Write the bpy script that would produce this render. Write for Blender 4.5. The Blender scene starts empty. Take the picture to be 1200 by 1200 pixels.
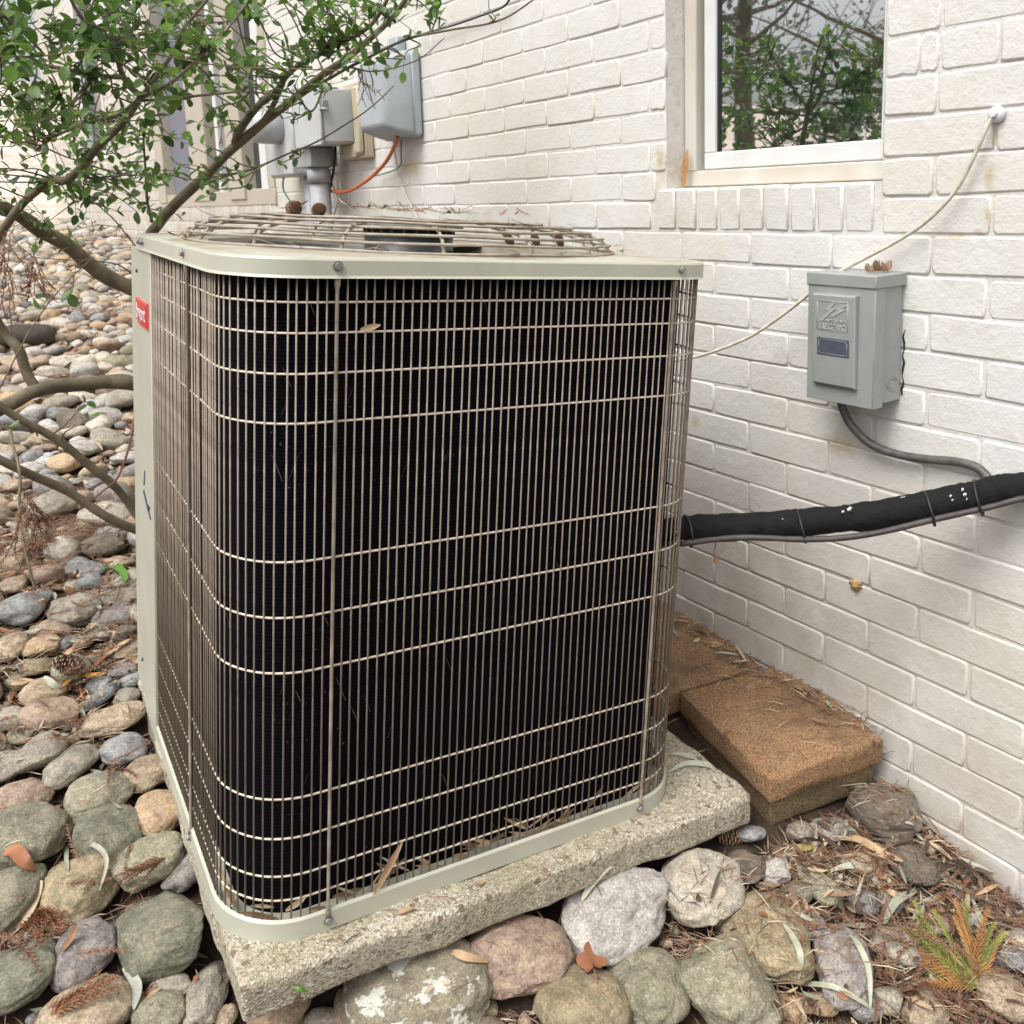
import bpy, math, random
from mathutils import Vector, Matrix, noise, Euler
from mathutils.bvhtree import BVHTree
R_ = math.radians
random.seed(7)
S = bpy.context.scene
COL = S.collection

# ------------------------------------------------------------------ camera
CAM = Vector((-1.4731, -1.7304, 0.0964))
YAW, PIT, ROL = 0.5808, -0.164, -0.0366
FPX, CX, CY = 1072.2, 600.0, 404.85          # focal length and principal point in photo pixels
fwd = Vector((math.sin(YAW)*math.cos(PIT), math.cos(YAW)*math.cos(PIT), math.sin(PIT)))
rgt = Vector((math.cos(YAW), -math.sin(YAW), 0)); upv = rgt.cross(fwd)
c_, s_ = math.cos(ROL), math.sin(ROL)
rgt, upv = c_*rgt + s_*upv, -s_*rgt + c_*upv
cd = bpy.data.cameras.new('camera'); co = bpy.data.objects.new('camera', cd); COL.objects.link(co)
co.matrix_world = Matrix(((rgt.x, upv.x, -fwd.x, CAM.x), (rgt.y, upv.y, -fwd.y, CAM.y), (rgt.z, upv.z, -fwd.z, CAM.z), (0, 0, 0, 1)))
cd.sensor_width = 36; cd.lens = FPX/1200*36; cd.shift_y = -(600-CY)/1200; cd.clip_end = 2000; cd.clip_start = 0.02
cd.dof.use_dof = True; cd.dof.focus_distance = 1.5; cd.dof.aperture_fstop = 13
S.camera = co
# ------------------------------------------------------------------ world, sun, exposure
SUN_EL, SUN_AZ = R_(60), R_(-106)             # azimuth measured from +Y towards +X
W = bpy.data.worlds.new('World'); S.world = W; W.use_nodes = True
nt = W.node_tree; nt.nodes.clear()
sky = nt.nodes.new('ShaderNodeTexSky'); sky.sky_type = 'NISHITA'; sky.sun_disc = False
sky.sun_elevation = SUN_EL; sky.sun_rotation = SUN_AZ; sky.air_density = 1.0; sky.dust_density = 6.0; sky.ozone_density = 1.0
hs = nt.nodes.new('ShaderNodeHueSaturation'); hs.inputs['Saturation'].default_value = 0.22   # overcast
bg = nt.nodes.new('ShaderNodeBackground'); bg.inputs['Strength'].default_value = 0.15
wo = nt.nodes.new('ShaderNodeOutputWorld')
nt.links.new(sky.outputs[0], hs.inputs['Color']); nt.links.new(hs.outputs[0], bg.inputs[0]); nt.links.new(bg.outputs[0], wo.inputs[0])
sl = bpy.data.lights.new('sun', 'SUN'); sl.energy = .85; sl.angle = R_(32); sl.color = (1, .98, .955)
so = bpy.data.objects.new('sun', sl); COL.objects.link(so)
sd = Vector((math.sin(SUN_AZ)*math.cos(SUN_EL), math.cos(SUN_AZ)*math.cos(SUN_EL), math.sin(SUN_EL)))
so.rotation_euler = sd.to_track_quat('Z', 'Y').to_euler(); so.location = sd*20
S.view_settings.view_transform = 'Standard'; S.view_settings.look = 'None'; S.view_settings.gamma = 1
S.view_settings.exposure = 0.72

# ------------------------------------------------------------------ helpers
def ray(px, py): return (rgt*((px-CX)/FPX) + upv*((CY-py)/FPX) + fwd)
def at(px, py, d): return CAM + ray(px, py)*d                   # point at depth d
def atx(px, py, X):
    r = ray(px, py); return CAM + r*((X-CAM.x)/r.x)
def atz(px, py, Z):
    r = ray(px, py); return CAM + r*((Z-CAM.z)/r.z)
def to_px(p):
    d = p-CAM; z = d.dot(fwd)
    return (CX+FPX*d.dot(rgt)/z, CY-FPX*d.dot(upv)/z, z) if z > 0.01 else (-9999, -9999, z)
def lerp(a, b, t): return a+(b-a)*t
GP = [(-400, -1.9), (-30, -1.7), (-3, -1.5), (-1.2, -1.17), (-.75, -1.08), (-.3, -.99), (.4, -.88), (1.5, -.70), (3, -.45), (6, -.1), (10, .05), (16, .9), (30, 4.0), (80, 9), (400, 12)]
def g(x, y):
    for (a, za), (b, zb) in zip(GP, GP[1:]):
        if y <= b: break
    z = lerp(za, zb, min(1, max(0, (y-a)/(b-a))))
    return z + .012*noise.noise(Vector((x*5, y*5, 1))) + .02*noise.noise(Vector((x*1.3, y*1.3, 4)))
def ground_hit(px, py, dz=0.0):
    r = ray(px, py); t = .4
    while t < 60:
        p = CAM+r*t
        if p.z < g(p.x, p.y)+dz: return p, t
        t += .004 if t < 6 else .03
    return p, t

WM = {}
def reg(o, parent):
    COL.objects.link(o)
    if parent is not None:
        o.parent = parent; WM[o.name] = WM[parent.name]
    else: WM[o.name] = Matrix.Identity(4)
    return o
def tag(o, label=None, cat=None, group=None, kind=None):
    if label: o['label'] = label
    if cat: o['category'] = cat
    if group: o['group'] = group
    if kind: o['kind'] = kind
    return o
def empty(name, loc, label, cat, group=None, mat=None):
    o = bpy.data.objects.new(name, None); COL.objects.link(o); o.empty_display_size = .05
    m = mat if mat is not None else Matrix.Translation(Vector(loc))
    o.matrix_world = m; WM[o.name] = m.copy()
    return tag(o, label, cat, group)

class MB:
    def __init__(s): s.v = []; s.f = []; s.m = []; s.sm = []
    def add(s, vs, fs, mi=0, smooth=True, M=None):
        b = len(s.v)
        s.v += [tuple(M@Vector(v)) if M is not None else tuple(v) for v in vs]
        for f in fs: s.f.append(tuple(b+i for i in f)); s.m.append(mi); s.sm.append(smooth)
    def box(s, c, h, M=None, mi=0, bev=0.0):
        cx, cy, cz = c; hx, hy, hz = h
        if bev <= 0:
            vs = [(cx+a*hx, cy+b*hy, cz+d*hz) for a in (-1, 1) for b in (-1, 1) for d in (-1, 1)]
            s.add(vs, [(0, 1, 3, 2), (4, 6, 7, 5), (0, 4, 5, 1), (2, 3, 7, 6), (0, 2, 6, 4), (1, 5, 7, 3)], mi, False, M); return
        # bevelled box: vertices pushed in along each axis
        vs = []; idx = {}
        for a in (-1, 1):
            for b in (-1, 1):
                for d in (-1, 1):
                    for k in range(3):
                        o = [hx-bev, hy-bev, hz-bev]; o[k] = (hx, hy, hz)[k]
                        idx[(a, b, d, k)] = len(vs); vs.append((cx+a*o[0], cy+b*o[1], cz+d*o[2]))
        fs = []
        for a in (-1, 1):
            q = [idx[(a, -1, -1, 0)], idx[(a, 1, -1, 0)], idx[(a, 1, 1, 0)], idx[(a, -1, 1, 0)]]; fs.append(tuple(q if a > 0 else q[::-1]))
            q = [idx[(-1, a, -1, 1)], idx[(-1, a, 1, 1)], idx[(1, a, 1, 1)], idx[(1, a, -1, 1)]]; fs.append(tuple(q if a > 0 else q[::-1]))
            q = [idx[(-1, -1, a, 2)], idx[(1, -1, a, 2)], idx[(1, 1, a, 2)], idx[(-1, 1, a, 2)]]; fs.append(tuple(q if a > 0 else q[::-1]))
        s.add(vs, fs, mi, False, M)
        ed = []
        for a in (-1, 1):
            for b in (-1, 1):
                q = [idx[(a, b, -1, 0)], idx[(a, b, 1, 0)], idx[(a, b, 1, 1)], idx[(a, b, -1, 1)]]; ed.append(q if a*b < 0 else q[::-1])
                q = [idx[(a, -1, b, 0)], idx[(a, 1, b, 0)], idx[(a, 1, b, 2)], idx[(a, -1, b, 2)]]; ed.append(q if a*b > 0 else q[::-1])
                q = [idx[(-1, a, b, 1)], idx[(1, a, b, 1)], idx[(1, a, b, 2)], idx[(-1, a, b, 2)]]; ed.append(q if a*b < 0 else q[::-1])
                for d in (-1, 1):
                    t = [idx[(a, b, d, 0)], idx[(a, b, d, 1)], idx[(a, b, d, 2)]]; ed.append(t if a*b*d > 0 else t[::-1])
        b0 = len(s.v)-24
        for f in ed: s.f.append(tuple(b0+i for i in f)); s.m.append(mi); s.sm.append(True)
    def tube(s, pts, rad, n=6, mi=0, cap=True):
        pts = [Vector(p) for p in pts]
        if not hasattr(rad, '__len__'): rad = [rad]*len(pts)
        b = len(s.v); u = None
        for i, p in enumerate(pts):
            t = (pts[min(i+1, len(pts)-1)]-pts[max(i-1, 0)]).normalized()
            if u is None:
                u = t.orthogonal().normalized()
            else:
                u = (u-t*u.dot(t)).normalized()
            w = t.cross(u)
            for k in range(n):
                a = 2*math.pi*k/n; s.v.append(tuple(p+(u*math.cos(a)+w*math.sin(a))*rad[i]))
        for i in range(len(pts)-1):
            for k in range(n):
                k2 = (k+1) % n
                s.f.append((b+i*n+k, b+i*n+k2, b+(i+1)*n+k2, b+(i+1)*n+k)); s.m.append(mi); s.sm.append(True)
        if cap:
            s.f.append(tuple(b+k for k in range(n))[::-1]); s.f.append(tuple(b+(len(pts)-1)*n+k for k in range(n))); s.m += [mi]*2; s.sm += [False]*2
    def cyl(s, p, axis, r, h, n=16, mi=0, r2=None):
        p = Vector(p); a = Vector(axis).normalized(); s.tube([p, p+a*h], [r, r if r2 is None else r2], n, mi)
    def mesh(s, name, mats):
        me = bpy.data.meshes.new(name); me.from_pydata(s.v, [], s.f)
        for m in mats: me.materials.append(m)
        me.polygons.foreach_set('material_index', s.m); me.polygons.foreach_set('use_smooth', s.sm); me.update()
        return me
    def build(s, name, mats, parent=None, local=False):
        if not isinstance(mats, (list, tuple)): mats = [mats]
        if parent is not None and not local:
            inv = WM[parent.name].inverted(); s.v = [tuple(inv@Vector(v)) for v in s.v]
        return reg(bpy.data.objects.new(name, s.mesh(name, mats)), parent)
def link_mesh(name, me, parent=None, M=None):
    o = bpy.data.objects.new(name, me); reg(o, parent)
    if M is not None: o.matrix_local = M
    return o
def smooth_path(pts, k=4):
    pts = [Vector(p) for p in pts]; out = []
    for i in range(len(pts)-1):
        p0 = pts[max(i-1, 0)]; p1 = pts[i]; p2 = pts[i+1]; p3 = pts[min(i+2, len(pts)-1)]
        for j in range(k):
            t = j/k
            out.append(.5*((2*p1)+(p2-p0)*t+(2*p0-5*p1+4*p2-p3)*t*t+(3*p1-p0-3*p2+p3)*t**3))
    out.append(pts[-1]); return out

# ------------------------------------------------------------------ materials
def lin(c): return tuple((x/12.92 if x <= .04045 else ((x+.055)/1.055)**2.4) for x in c)
class N:
    def __init__(s, name):
        s.m = bpy.data.materials.new(name); s.m.use_nodes = True; s.t = s.m.node_tree
        s.b = s.t.nodes['Principled BSDF']
    def n(s, t, **k):
        o = s.t.nodes.new(t)
        for a, b in k.items():
            if hasattr(o, a): setattr(o, a, b)
            else: o.inputs[a].default_value = b
        return o
    def l(s, a, b): s.t.links.new(a, b)
    def coord(s, kind='Object'):
        if kind == 'Position': return s.n('ShaderNodeNewGeometry').outputs['Position']
        return s.n('ShaderNodeTexCoord').outputs[kind]
    def noise(s, vec, scale, detail=6, rough=.6, out='Fac'):
        o = s.n('ShaderNodeTexNoise'); o.inputs['Scale'].default_value = scale; o.inputs['Detail'].default_value = detail; o.inputs['Roughness'].default_value = rough
        s.l(vec, o.inputs['Vector']); return o.outputs[out]
    def ramp(s, fac, stops):
        o = s.n('ShaderNodeValToRGB'); e = o.color_ramp.elements
        while len(e) < len(stops): e.new(.5)
        for x, (p, c) in zip(e, stops): x.position = p; x.color = (*c, 1) if len(c) == 3 else c
        s.l(fac, o.inputs[0]); return o.outputs[0]
    def mix(s, fac, a, b, mode='MIX'):
        o = s.n('ShaderNodeMix', data_type='RGBA'); o.blend_type = mode
        for i, x in ((0, fac), (6, a), (7, b)):
            if hasattr(x, 'links'): s.l(x, o.inputs[i])
            elif i == 0: o.inputs[0].default_value = x
            else: o.inputs[i].default_value = (*x, 1)
        return o.outputs[2]
    def math(s, op, a, b=0.0, clamp=False):
        o = s.n('ShaderNodeMath', operation=op); o.use_clamp = clamp
        for i, x in ((0, a), (1, b)):
            if hasattr(x, 'links'): s.l(x, o.inputs[i])
            else: o.inputs[i].default_value = x
        return o.outputs[0]
    def bump(s, h, strength=.5, dist=.002, prev=None):
        o = s.n('ShaderNodeBump'); o.inputs['Strength'].default_value = strength; o.inputs['Distance'].default_value = dist
        s.l(h, o.inputs['Height'])
        if prev: s.l(prev, o.inputs['Normal'])
        return o.outputs[0]
    def end(s, col=None, rough=None, nrm=None, **k):
        for key, x in (('Base Color', col), ('Roughness', rough), ('Normal', nrm)):
            if x is None: continue
            if hasattr(x, 'links'): s.l(x, s.b.inputs[key])
            else: s.b.inputs[key].default_value = (*x, 1) if key == 'Base Color' else x
        for a, b in k.items(): s.b.inputs[a].default_value = b
        return s.m
def simple(name, col, rough=.6, var=.12, scale=30, bump=.3, dist=.001, metal=0, col2=None, bscale=None, spec=.5, rnd=0.0):
    n = N(name); c = n.coord(); f = n.noise(c, scale)
    c1 = lin(col); c2 = lin(col2) if col2 else tuple(x*(1-var*2) for x in c1)
    cc = n.mix(n.ramp(f, [(.35, (0, 0, 0)), (.65, (1, 1, 1))]), c1, c2)
    if rnd:
        oi = n.n('ShaderNodeObjectInfo'); mr = n.n('ShaderNodeMapRange'); n.l(oi.outputs['Random'], mr.inputs[0]); mr.inputs[3].default_value = 1-rnd; mr.inputs[4].default_value = 1+rnd
        vm = n.n('ShaderNodeVectorMath', operation='SCALE'); n.l(cc, vm.inputs[0]); n.l(mr.outputs[0], vm.inputs['Scale']); cc = vm.outputs[0]
    h = n.noise(c, bscale or scale*6, 4)
    return n.end(cc, rough, n.bump(h, bump, dist), Metallic=metal, **{'Specular IOR Level': spec})

def wall_mat(name, base, joint=False):
    n = N(name); p = n.coord('Position')
    big = n.noise(p, 2.2, 5); med = n.noise(p, 16, 5); fine = n.noise(p, 210, 3, .6); mid = n.noise(p, 75, 3, .55)
    c = n.mix(n.ramp(big, [(.35, (0, 0, 0)), (.7, (1, 1, 1))]), lin(base), lin((base[0]*.965, base[1]*.955, base[2]*.925)))
    c = n.mix(n.math('MULTIPLY', n.ramp(med, [(.55, (0, 0, 0)), (.8, (1, 1, 1))]), .35), c, lin((.72, .66, .56)))
    # beige tint growing toward the lowest courses, broken up by noise
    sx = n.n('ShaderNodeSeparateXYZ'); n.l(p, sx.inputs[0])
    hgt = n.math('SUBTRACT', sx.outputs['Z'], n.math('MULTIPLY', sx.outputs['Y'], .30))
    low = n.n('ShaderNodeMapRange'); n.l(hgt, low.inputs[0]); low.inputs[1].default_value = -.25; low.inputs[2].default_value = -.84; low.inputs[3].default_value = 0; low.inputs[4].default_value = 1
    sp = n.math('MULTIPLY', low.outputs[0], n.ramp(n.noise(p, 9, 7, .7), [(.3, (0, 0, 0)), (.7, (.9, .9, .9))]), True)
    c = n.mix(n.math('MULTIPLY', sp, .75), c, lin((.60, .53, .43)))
    # rust and water stains, plus painted shade under the utility box
    st = None
    for (x, y, z, sy, sz) in STAIN_SHADE_SPOTS:
        v = n.n('ShaderNodeVectorMath', operation='SUBTRACT'); n.l(p, v.inputs[0]); v.inputs[1].default_value = (x, y, z)
        w = n.n('ShaderNodeVectorMath', operation='DIVIDE'); n.l(v.outputs[0], w.inputs[0]); w.inputs[1].default_value = (1, sy, sz)
        ln = n.n('ShaderNodeVectorMath', operation='LENGTH'); n.l(w.outputs[0], ln.inputs[0])
        d = n.math('SUBTRACT', 1.0, n.math('ADD', ln.outputs['Value'], n.math('MULTIPLY', n.math('SUBTRACT', n.noise(p, 60, 5), .5), 1.6)), True)
        st = d if st is None else n.math('MAXIMUM', st, d)
    c = n.mix(n.math('MULTIPLY', st, .8, True), c, lin((.72, .64, .50)))
    if joint: c = n.mix(n.math('MULTIPLY', n.ramp(n.noise(p, 40, 6, .7), [(.5, (0, 0, 0)), (.75, (1, 1, 1))]), .45), c, lin((.55, .49, .40)))
    b = n.bump(fine, .6, .0016, n.bump(mid, .45, .0024, n.bump(med, .55, .005)))
    return n.end(c, .62, b)
def stain_shade_spot(px, py, sy, sz):
    p = atx(px, py, 0); return (0, p.y, p.z, sy, sz)
STAIN_SHADE_SPOTS = [stain_shade_spot(1160, 205, .012, .026), stain_shade_spot(1158, 252, .006, .02), stain_shade_spot(1148, 272, .014, .008), stain_shade_spot(1120, 277, .035, .006), stain_shade_spot(775, 190, .02, .05), stain_shade_spot(790, 205, .03, .03), stain_shade_spot(1166, 160, .005, .02), stain_shade_spot(815, 495, .018, .02), stain_shade_spot(985, 520, .05, .03), stain_shade_spot(480, 195, .10, .05)]  # last entry paints the shade below the rounded utility box
M = {}
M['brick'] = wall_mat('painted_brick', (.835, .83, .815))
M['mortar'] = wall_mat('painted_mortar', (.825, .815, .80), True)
M['cream'] = simple('cream_enamel', (.71, .71, .645), .38, .05, 12, .08, .0006)
M['lidtop'] = simple('dusty_cream_enamel', (.70, .69, .63), .55, .1, 9, .2, .001, col2=(.56, .52, .45))
M['wire'] = simple('coated_wire', (.60, .55, .495), .5, .08, 40, .1, .0004, col2=(.47, .42, .37), spec=.35)
M['hwire'] = simple('coated_cross_wire', (.84, .80, .73), .42, .08, 60, .1, .0004, col2=(.74, .69, .61))
M['guard'] = simple('dusty_guard_wire', (.66, .625, .57), .5, .08, 40, .1, .0004, col2=(.53, .49, .43), spec=.3)
M['bolt'] = simple('zinc_bolt', (.62, .62, .61), .45, .2, 90, .2, .0004, metal=.35)
M['dark'] = simple('dark_plastic', (.14, .14, .15), .5, .1, 20)
M['motor'] = simple('painted_motor_steel', (.20, .21, .22), .45, .15, 30)
M['motorcap'] = simple('dusty_grey_motor_cap', (.47, .47, .44), .7, .15, 40, col2=(.36, .33, .28))
M['inside'] = simple('dark_cabinet_metal', (.16, .16, .15), .7, .1, 20)  # dark grey metal of the inner shroud and motor brackets
M['boxgrey'] = simple('grey_enclosure_paint', (.585, .60, .59), .42, .05, 25, .12, .0005)
M['raised'] = simple('lit_raised_grey_paint', (.65, .67, .655), .42, .04, 25, .1, .0004)  # paler enclosure grey imitating light on the embossed edges
M['metergrey'] = simple('pale_grey_enclosure_paint', (.73, .74, .74), .5, .06, 12, .15, .001)
M['telgrey'] = simple('weathered_blue_grey_plastic', (.66, .685, .70), .55, .08, 9, .2, .001)
M['beige'] = simple('beige_plastic', (.74, .70, .60), .55, .08, 14, .2, .001)
M['conduit'] = simple('grey_conduit', (.62, .62, .63), .5, .08, 20)
M['white_pl'] = simple('white_plastic', (.84, .84, .86), .4, .03, 20, .05)
M['white_cable'] = simple('dirty_white_cable', (.83, .81, .75), .5, .1, 60, .1, col2=(.69, .66, .59))
M['black_cable'] = simple('black_cable', (.13, .13, .13), .45, .1, 60, .1)
M['whip'] = simple('weathered_black_conduit', (.27, .26, .25), .5, .15, 80, .3, col2=(.38, .37, .35))
M['brown_cable'] = simple('brown_cable_jacket', (.29, .265, .26), .55, .2, 60, .3)
M['orange'] = simple('orange_cable', (.78, .42, .26), .5, .1, 20)
M['green_cable'] = simple('green_wire', (.30, .52, .46), .5, .1, 20)
M['frame'] = simple('window_vinyl', (.84, .845, .84), .42, .03, 14, .06, col2=(.81, .81, .80))
M['dirtyframe'] = simple('stained_window_trim', (.80, .79, .76), .55, .08, 6, .3, .001, col2=(.75, .72, .665))
M['tanframe'] = simple('taupe_window_trim', (.70, .67, .61), .5, .04, 8, .1)
M['screen'] = simple('grey_insect_screen', (.46, .46, .51), .7, .05, 60, .1)
M['red'] = simple('red_badge', (.78, .13, .14), .35, .05, 20, .05)
M['redrim'] = simple('pale_red_badge_rim', (.86, .35, .33), .35, .05, 20, .05)
M['label'] = simple('slate_label_plate', (.28, .31, .36), .45, .1, 80, .05, col2=(.33, .33, .38))
M['labelrim'] = simple('label_border_line', (.60, .66, .71), .4, .05, 20, .05)
M['decal'] = simple('navy_decal', (.15, .20, .33), .4, .1, 20, .05)
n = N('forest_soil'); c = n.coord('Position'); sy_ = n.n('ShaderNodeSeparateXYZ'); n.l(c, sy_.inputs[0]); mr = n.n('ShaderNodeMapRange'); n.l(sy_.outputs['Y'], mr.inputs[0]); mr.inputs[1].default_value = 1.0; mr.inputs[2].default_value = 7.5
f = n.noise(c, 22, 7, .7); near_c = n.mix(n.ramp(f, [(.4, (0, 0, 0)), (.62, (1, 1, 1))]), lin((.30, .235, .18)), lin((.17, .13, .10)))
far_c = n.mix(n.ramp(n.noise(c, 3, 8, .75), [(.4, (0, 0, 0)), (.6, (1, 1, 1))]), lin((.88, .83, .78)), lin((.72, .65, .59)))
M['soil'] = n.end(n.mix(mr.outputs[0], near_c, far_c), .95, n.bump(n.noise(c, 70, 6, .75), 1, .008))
M['dead'] = simple('dead_twig', (.50, .42, .32), .8, .2, 60)
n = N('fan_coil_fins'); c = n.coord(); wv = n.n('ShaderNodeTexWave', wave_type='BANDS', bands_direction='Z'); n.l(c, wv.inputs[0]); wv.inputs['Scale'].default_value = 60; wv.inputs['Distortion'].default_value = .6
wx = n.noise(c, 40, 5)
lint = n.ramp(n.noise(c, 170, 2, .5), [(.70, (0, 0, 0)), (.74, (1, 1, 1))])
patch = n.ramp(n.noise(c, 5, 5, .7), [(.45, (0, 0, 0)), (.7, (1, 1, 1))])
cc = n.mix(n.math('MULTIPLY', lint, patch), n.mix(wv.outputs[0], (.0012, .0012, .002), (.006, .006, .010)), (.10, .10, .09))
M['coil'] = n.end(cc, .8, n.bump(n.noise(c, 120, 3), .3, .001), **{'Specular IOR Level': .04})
n = N('insulation_foam'); c = n.coord(); vo = n.n('ShaderNodeTexVoronoi', feature='DISTANCE_TO_EDGE'); n.l(c, vo.inputs[0]); vo.inputs['Scale'].default_value = 20
pm = n.noise(c, 30, 3, .5)
M['foam'] = n.end(n.mix(n.ramp(pm, [(.745, (0, 0, 0)), (.76, (1, 1, 1))]), (.009, .009, .010), (.5, .5, .5)), .8, n.bump(n.ramp(vo.outputs[0], [(0, (0, 0, 0)), (.03, (1, 1, 1))]), .2, .0015, n.bump(n.noise(c, 60, 7, .7), .9, .005)), **{'Specular IOR Level': .25})
n = N('exposed_aggregate_concrete'); c = n.coord('Position'); vo = n.n('ShaderNodeTexVoronoi'); n.l(c, vo.inputs[0]); vo.inputs['Scale'].default_value = 290
v2 = n.n('ShaderNodeTexVoronoi'); n.l(c, v2.inputs[0]); v2.inputs['Scale'].default_value = 120
sep = n.n('ShaderNodeSeparateColor'); n.l(vo.outputs['Color'], sep.inputs[0]); sep2 = n.n('ShaderNodeSeparateColor'); n.l(v2.outputs['Color'], sep2.inputs[0])
c1 = n.ramp(sep.outputs[0], [(0, lin((.47, .43, .37))), (.3, lin((.66, .63, .55))), (.6, lin((.75, .72, .64))), (.85, lin((.58, .53, .46))), (1, lin((.85, .84, .79)))])
c1 = n.mix(n.ramp(sep2.outputs[1], [(.955, (0, 0, 0)), (.965, (1, 1, 1))]), c1, lin((.48, .41, .33)))
c1 = n.mix(n.math('MULTIPLY', n.ramp(n.noise(c, 7, 6), [(.45, (0, 0, 0)), (.75, (1, 1, 1))]), .5), c1, lin((.52, .49, .36)))
M['concrete'] = n.end(c1, .85, n.bump(vo.outputs['Distance'], .8, .0022, n.bump(n.noise(c, 60, 7), .7, .006)))
def paver_mat(name, a, b):
    n = N(name); c = n.coord('Position'); f = n.noise(c, 260, 2, .6); f2 = n.noise(c, 620, 2, .6); g1 = n.noise(c, 13, 8, .7)
    cc = n.mix(n.ramp(g1, [(.38, (0, 0, 0)), (.62, (1, 1, 1))]), lin(a), lin(b))
    cc = n.mix(n.math('MULTIPLY', n.ramp(f, [(.55, (0, 0, 0)), (.63, (1, 1, 1))]), .65), cc, lin(tuple(min(1, x*1.28) for x in a)))
    cc = n.mix(n.math('MULTIPLY', n.ramp(f, [(.36, (1, 1, 1)), (.45, (0, 0, 0))]), .75), cc, lin(tuple(x*.6 for x in b)))
    cc = n.mix(n.math('MULTIPLY', n.ramp(f2, [(.62, (0, 0, 0)), (.68, (1, 1, 1))]), .6), cc, lin((.84, .74, .60)))
    cc = n.mix(n.math('MULTIPLY', n.ramp(n.noise(c, 5, 7, .7), [(.50, (0, 0, 0)), (.62, (1, 1, 1))]), .5), cc, lin(tuple(x*.74 for x in b)))
    return n.end(cc, .92, n.bump(f, 1, .004, n.bump(n.noise(c, 60, 6, .7), .8, .005)))
M['paver'] = paver_mat('ochre_paver', (.62, .485, .35), (.53, .405, .29))
M['paver2'] = paver_mat('dusty_paver', (.62, .49, .36), (.52, .40, .29))
M['paver3'] = paver_mat('weathered_paver', (.50, .42, .30), (.42, .36, .27))
n = N('reflective_window_glass'); c = n.coord('Position')
M['glass'] = n.end((.012, .022, .020), .015, n.bump(n.noise(c, 3, 2), .10, .004), IOR=7.5)
M['glassdark'] = simple('dusky_far_glass', (.20, .23, .25), .08, .1, 3, .02)
M['interior'] = simple('dim_interior', (.12, .13, .13), .9, .1, 3)

def stone_mat(name, a, b, c3=None, speck=.4, lichen=0.0, stria=0.0):
    n = N(name); c = n.coord(); oi = n.n('ShaderNodeObjectInfo')
    ad = n.n('ShaderNodeVectorMath', operation='ADD'); n.l(c, ad.inputs[0])
    cm = n.n('ShaderNodeCombineXYZ'); n.l(n.math('MULTIPLY', oi.outputs['Random'], 40.0), cm.inputs[0]); n.l(cm.outputs[0], ad.inputs[1]); p = ad.outputs[0]
    geo = n.coord('Position')
    f = n.noise(p, 1.1, 9, .72); f2 = n.noise(geo, 260, 3, .7); f3 = n.noise(geo, 48, 8, .75)
    cc = n.mix(n.ramp(f, [(.40, (0, 0, 0)), (.60, (1, 1, 1))]), lin(a), lin(b))
    if c3: cc = n.mix(n.math('MULTIPLY', n.ramp(n.noise(p, 2.7, 6, .7), [(.46, (0, 0, 0)), (.62, (1, 1, 1))]), .8), cc, lin(c3))
    cc = n.mix(n.math('MULTIPLY', n.ramp(f2, [(.54, (0, 0, 0)), (.62, (1, 1, 1))]), speck*.95), cc, lin(tuple(min(1, x*1.3) for x in a)))
    cc = n.mix(n.math('MULTIPLY', n.ramp(f2, [(.37, (1, 1, 1)), (.45, (0, 0, 0))]), speck*.95), cc, lin(tuple(x*.62 for x in b)))
    cc = n.mix(n.math('MULTIPLY', n.ramp(n.noise(geo, 120, 4, .7), [(.60, (0, 0, 0)), (.66, (1, 1, 1))]), .55), cc, lin(tuple(x*.6 for x in b)))
    vn = n.n('ShaderNodeTexNoise'); vn.inputs['Scale'].default_value = 1.1; vn.inputs['Detail'].default_value = 6; vn.inputs['Distortion'].default_value = 1.2; n.l(p, vn.inputs['Vector'])
    vein = n.ramp(vn.outputs['Fac'], [(.485, (0, 0, 0)), (.5, (1, 1, 1)), (.515, (0, 0, 0))])
    cc = n.mix(n.math('MULTIPLY', vein, .45), cc, lin(tuple(x*.55 for x in b)))
    cc = n.mix(n.math('MULTIPLY', n.ramp(f3, [(.36, (1, 1, 1)), (.52, (0, 0, 0))]), .6), cc, lin(tuple(x*.72 for x in b)))
    if lichen: cc = n.mix(n.ramp(n.noise(p, 2.2, 9, .62), [(.525, (0, 0, 0)), (.55, (1, 1, 1))]), cc, lin((.80, .80, .76)))
    mr = n.n('ShaderNodeMapRange'); n.l(oi.outputs['Random'], mr.inputs[0]); mr.inputs[3].default_value = .85; mr.inputs[4].default_value = 1.15
    vm = n.n('ShaderNodeVectorMath', operation='SCALE'); n.l(cc, vm.inputs[0]); n.l(mr.outputs[0], vm.inputs['Scale'])
    # fine cracks
    vo = n.n('ShaderNodeTexVoronoi', feature='DISTANCE_TO_EDGE'); n.l(p, vo.inputs[0]); vo.inputs['Scale'].default_value = .9
    crk = n.ramp(n.math('ADD', vo.outputs[0], n.math('MULTIPLY', n.noise(p, 3, 6), .12)), [(.055, (0, 0, 0)), (.10, (1, 1, 1))])
    nr = n.bump(f2, .8, .0016, n.bump(f3, .9, .007, n.bump(crk, .30, .003)))
    return n.end(vm.outputs[0], .78, nr)
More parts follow.
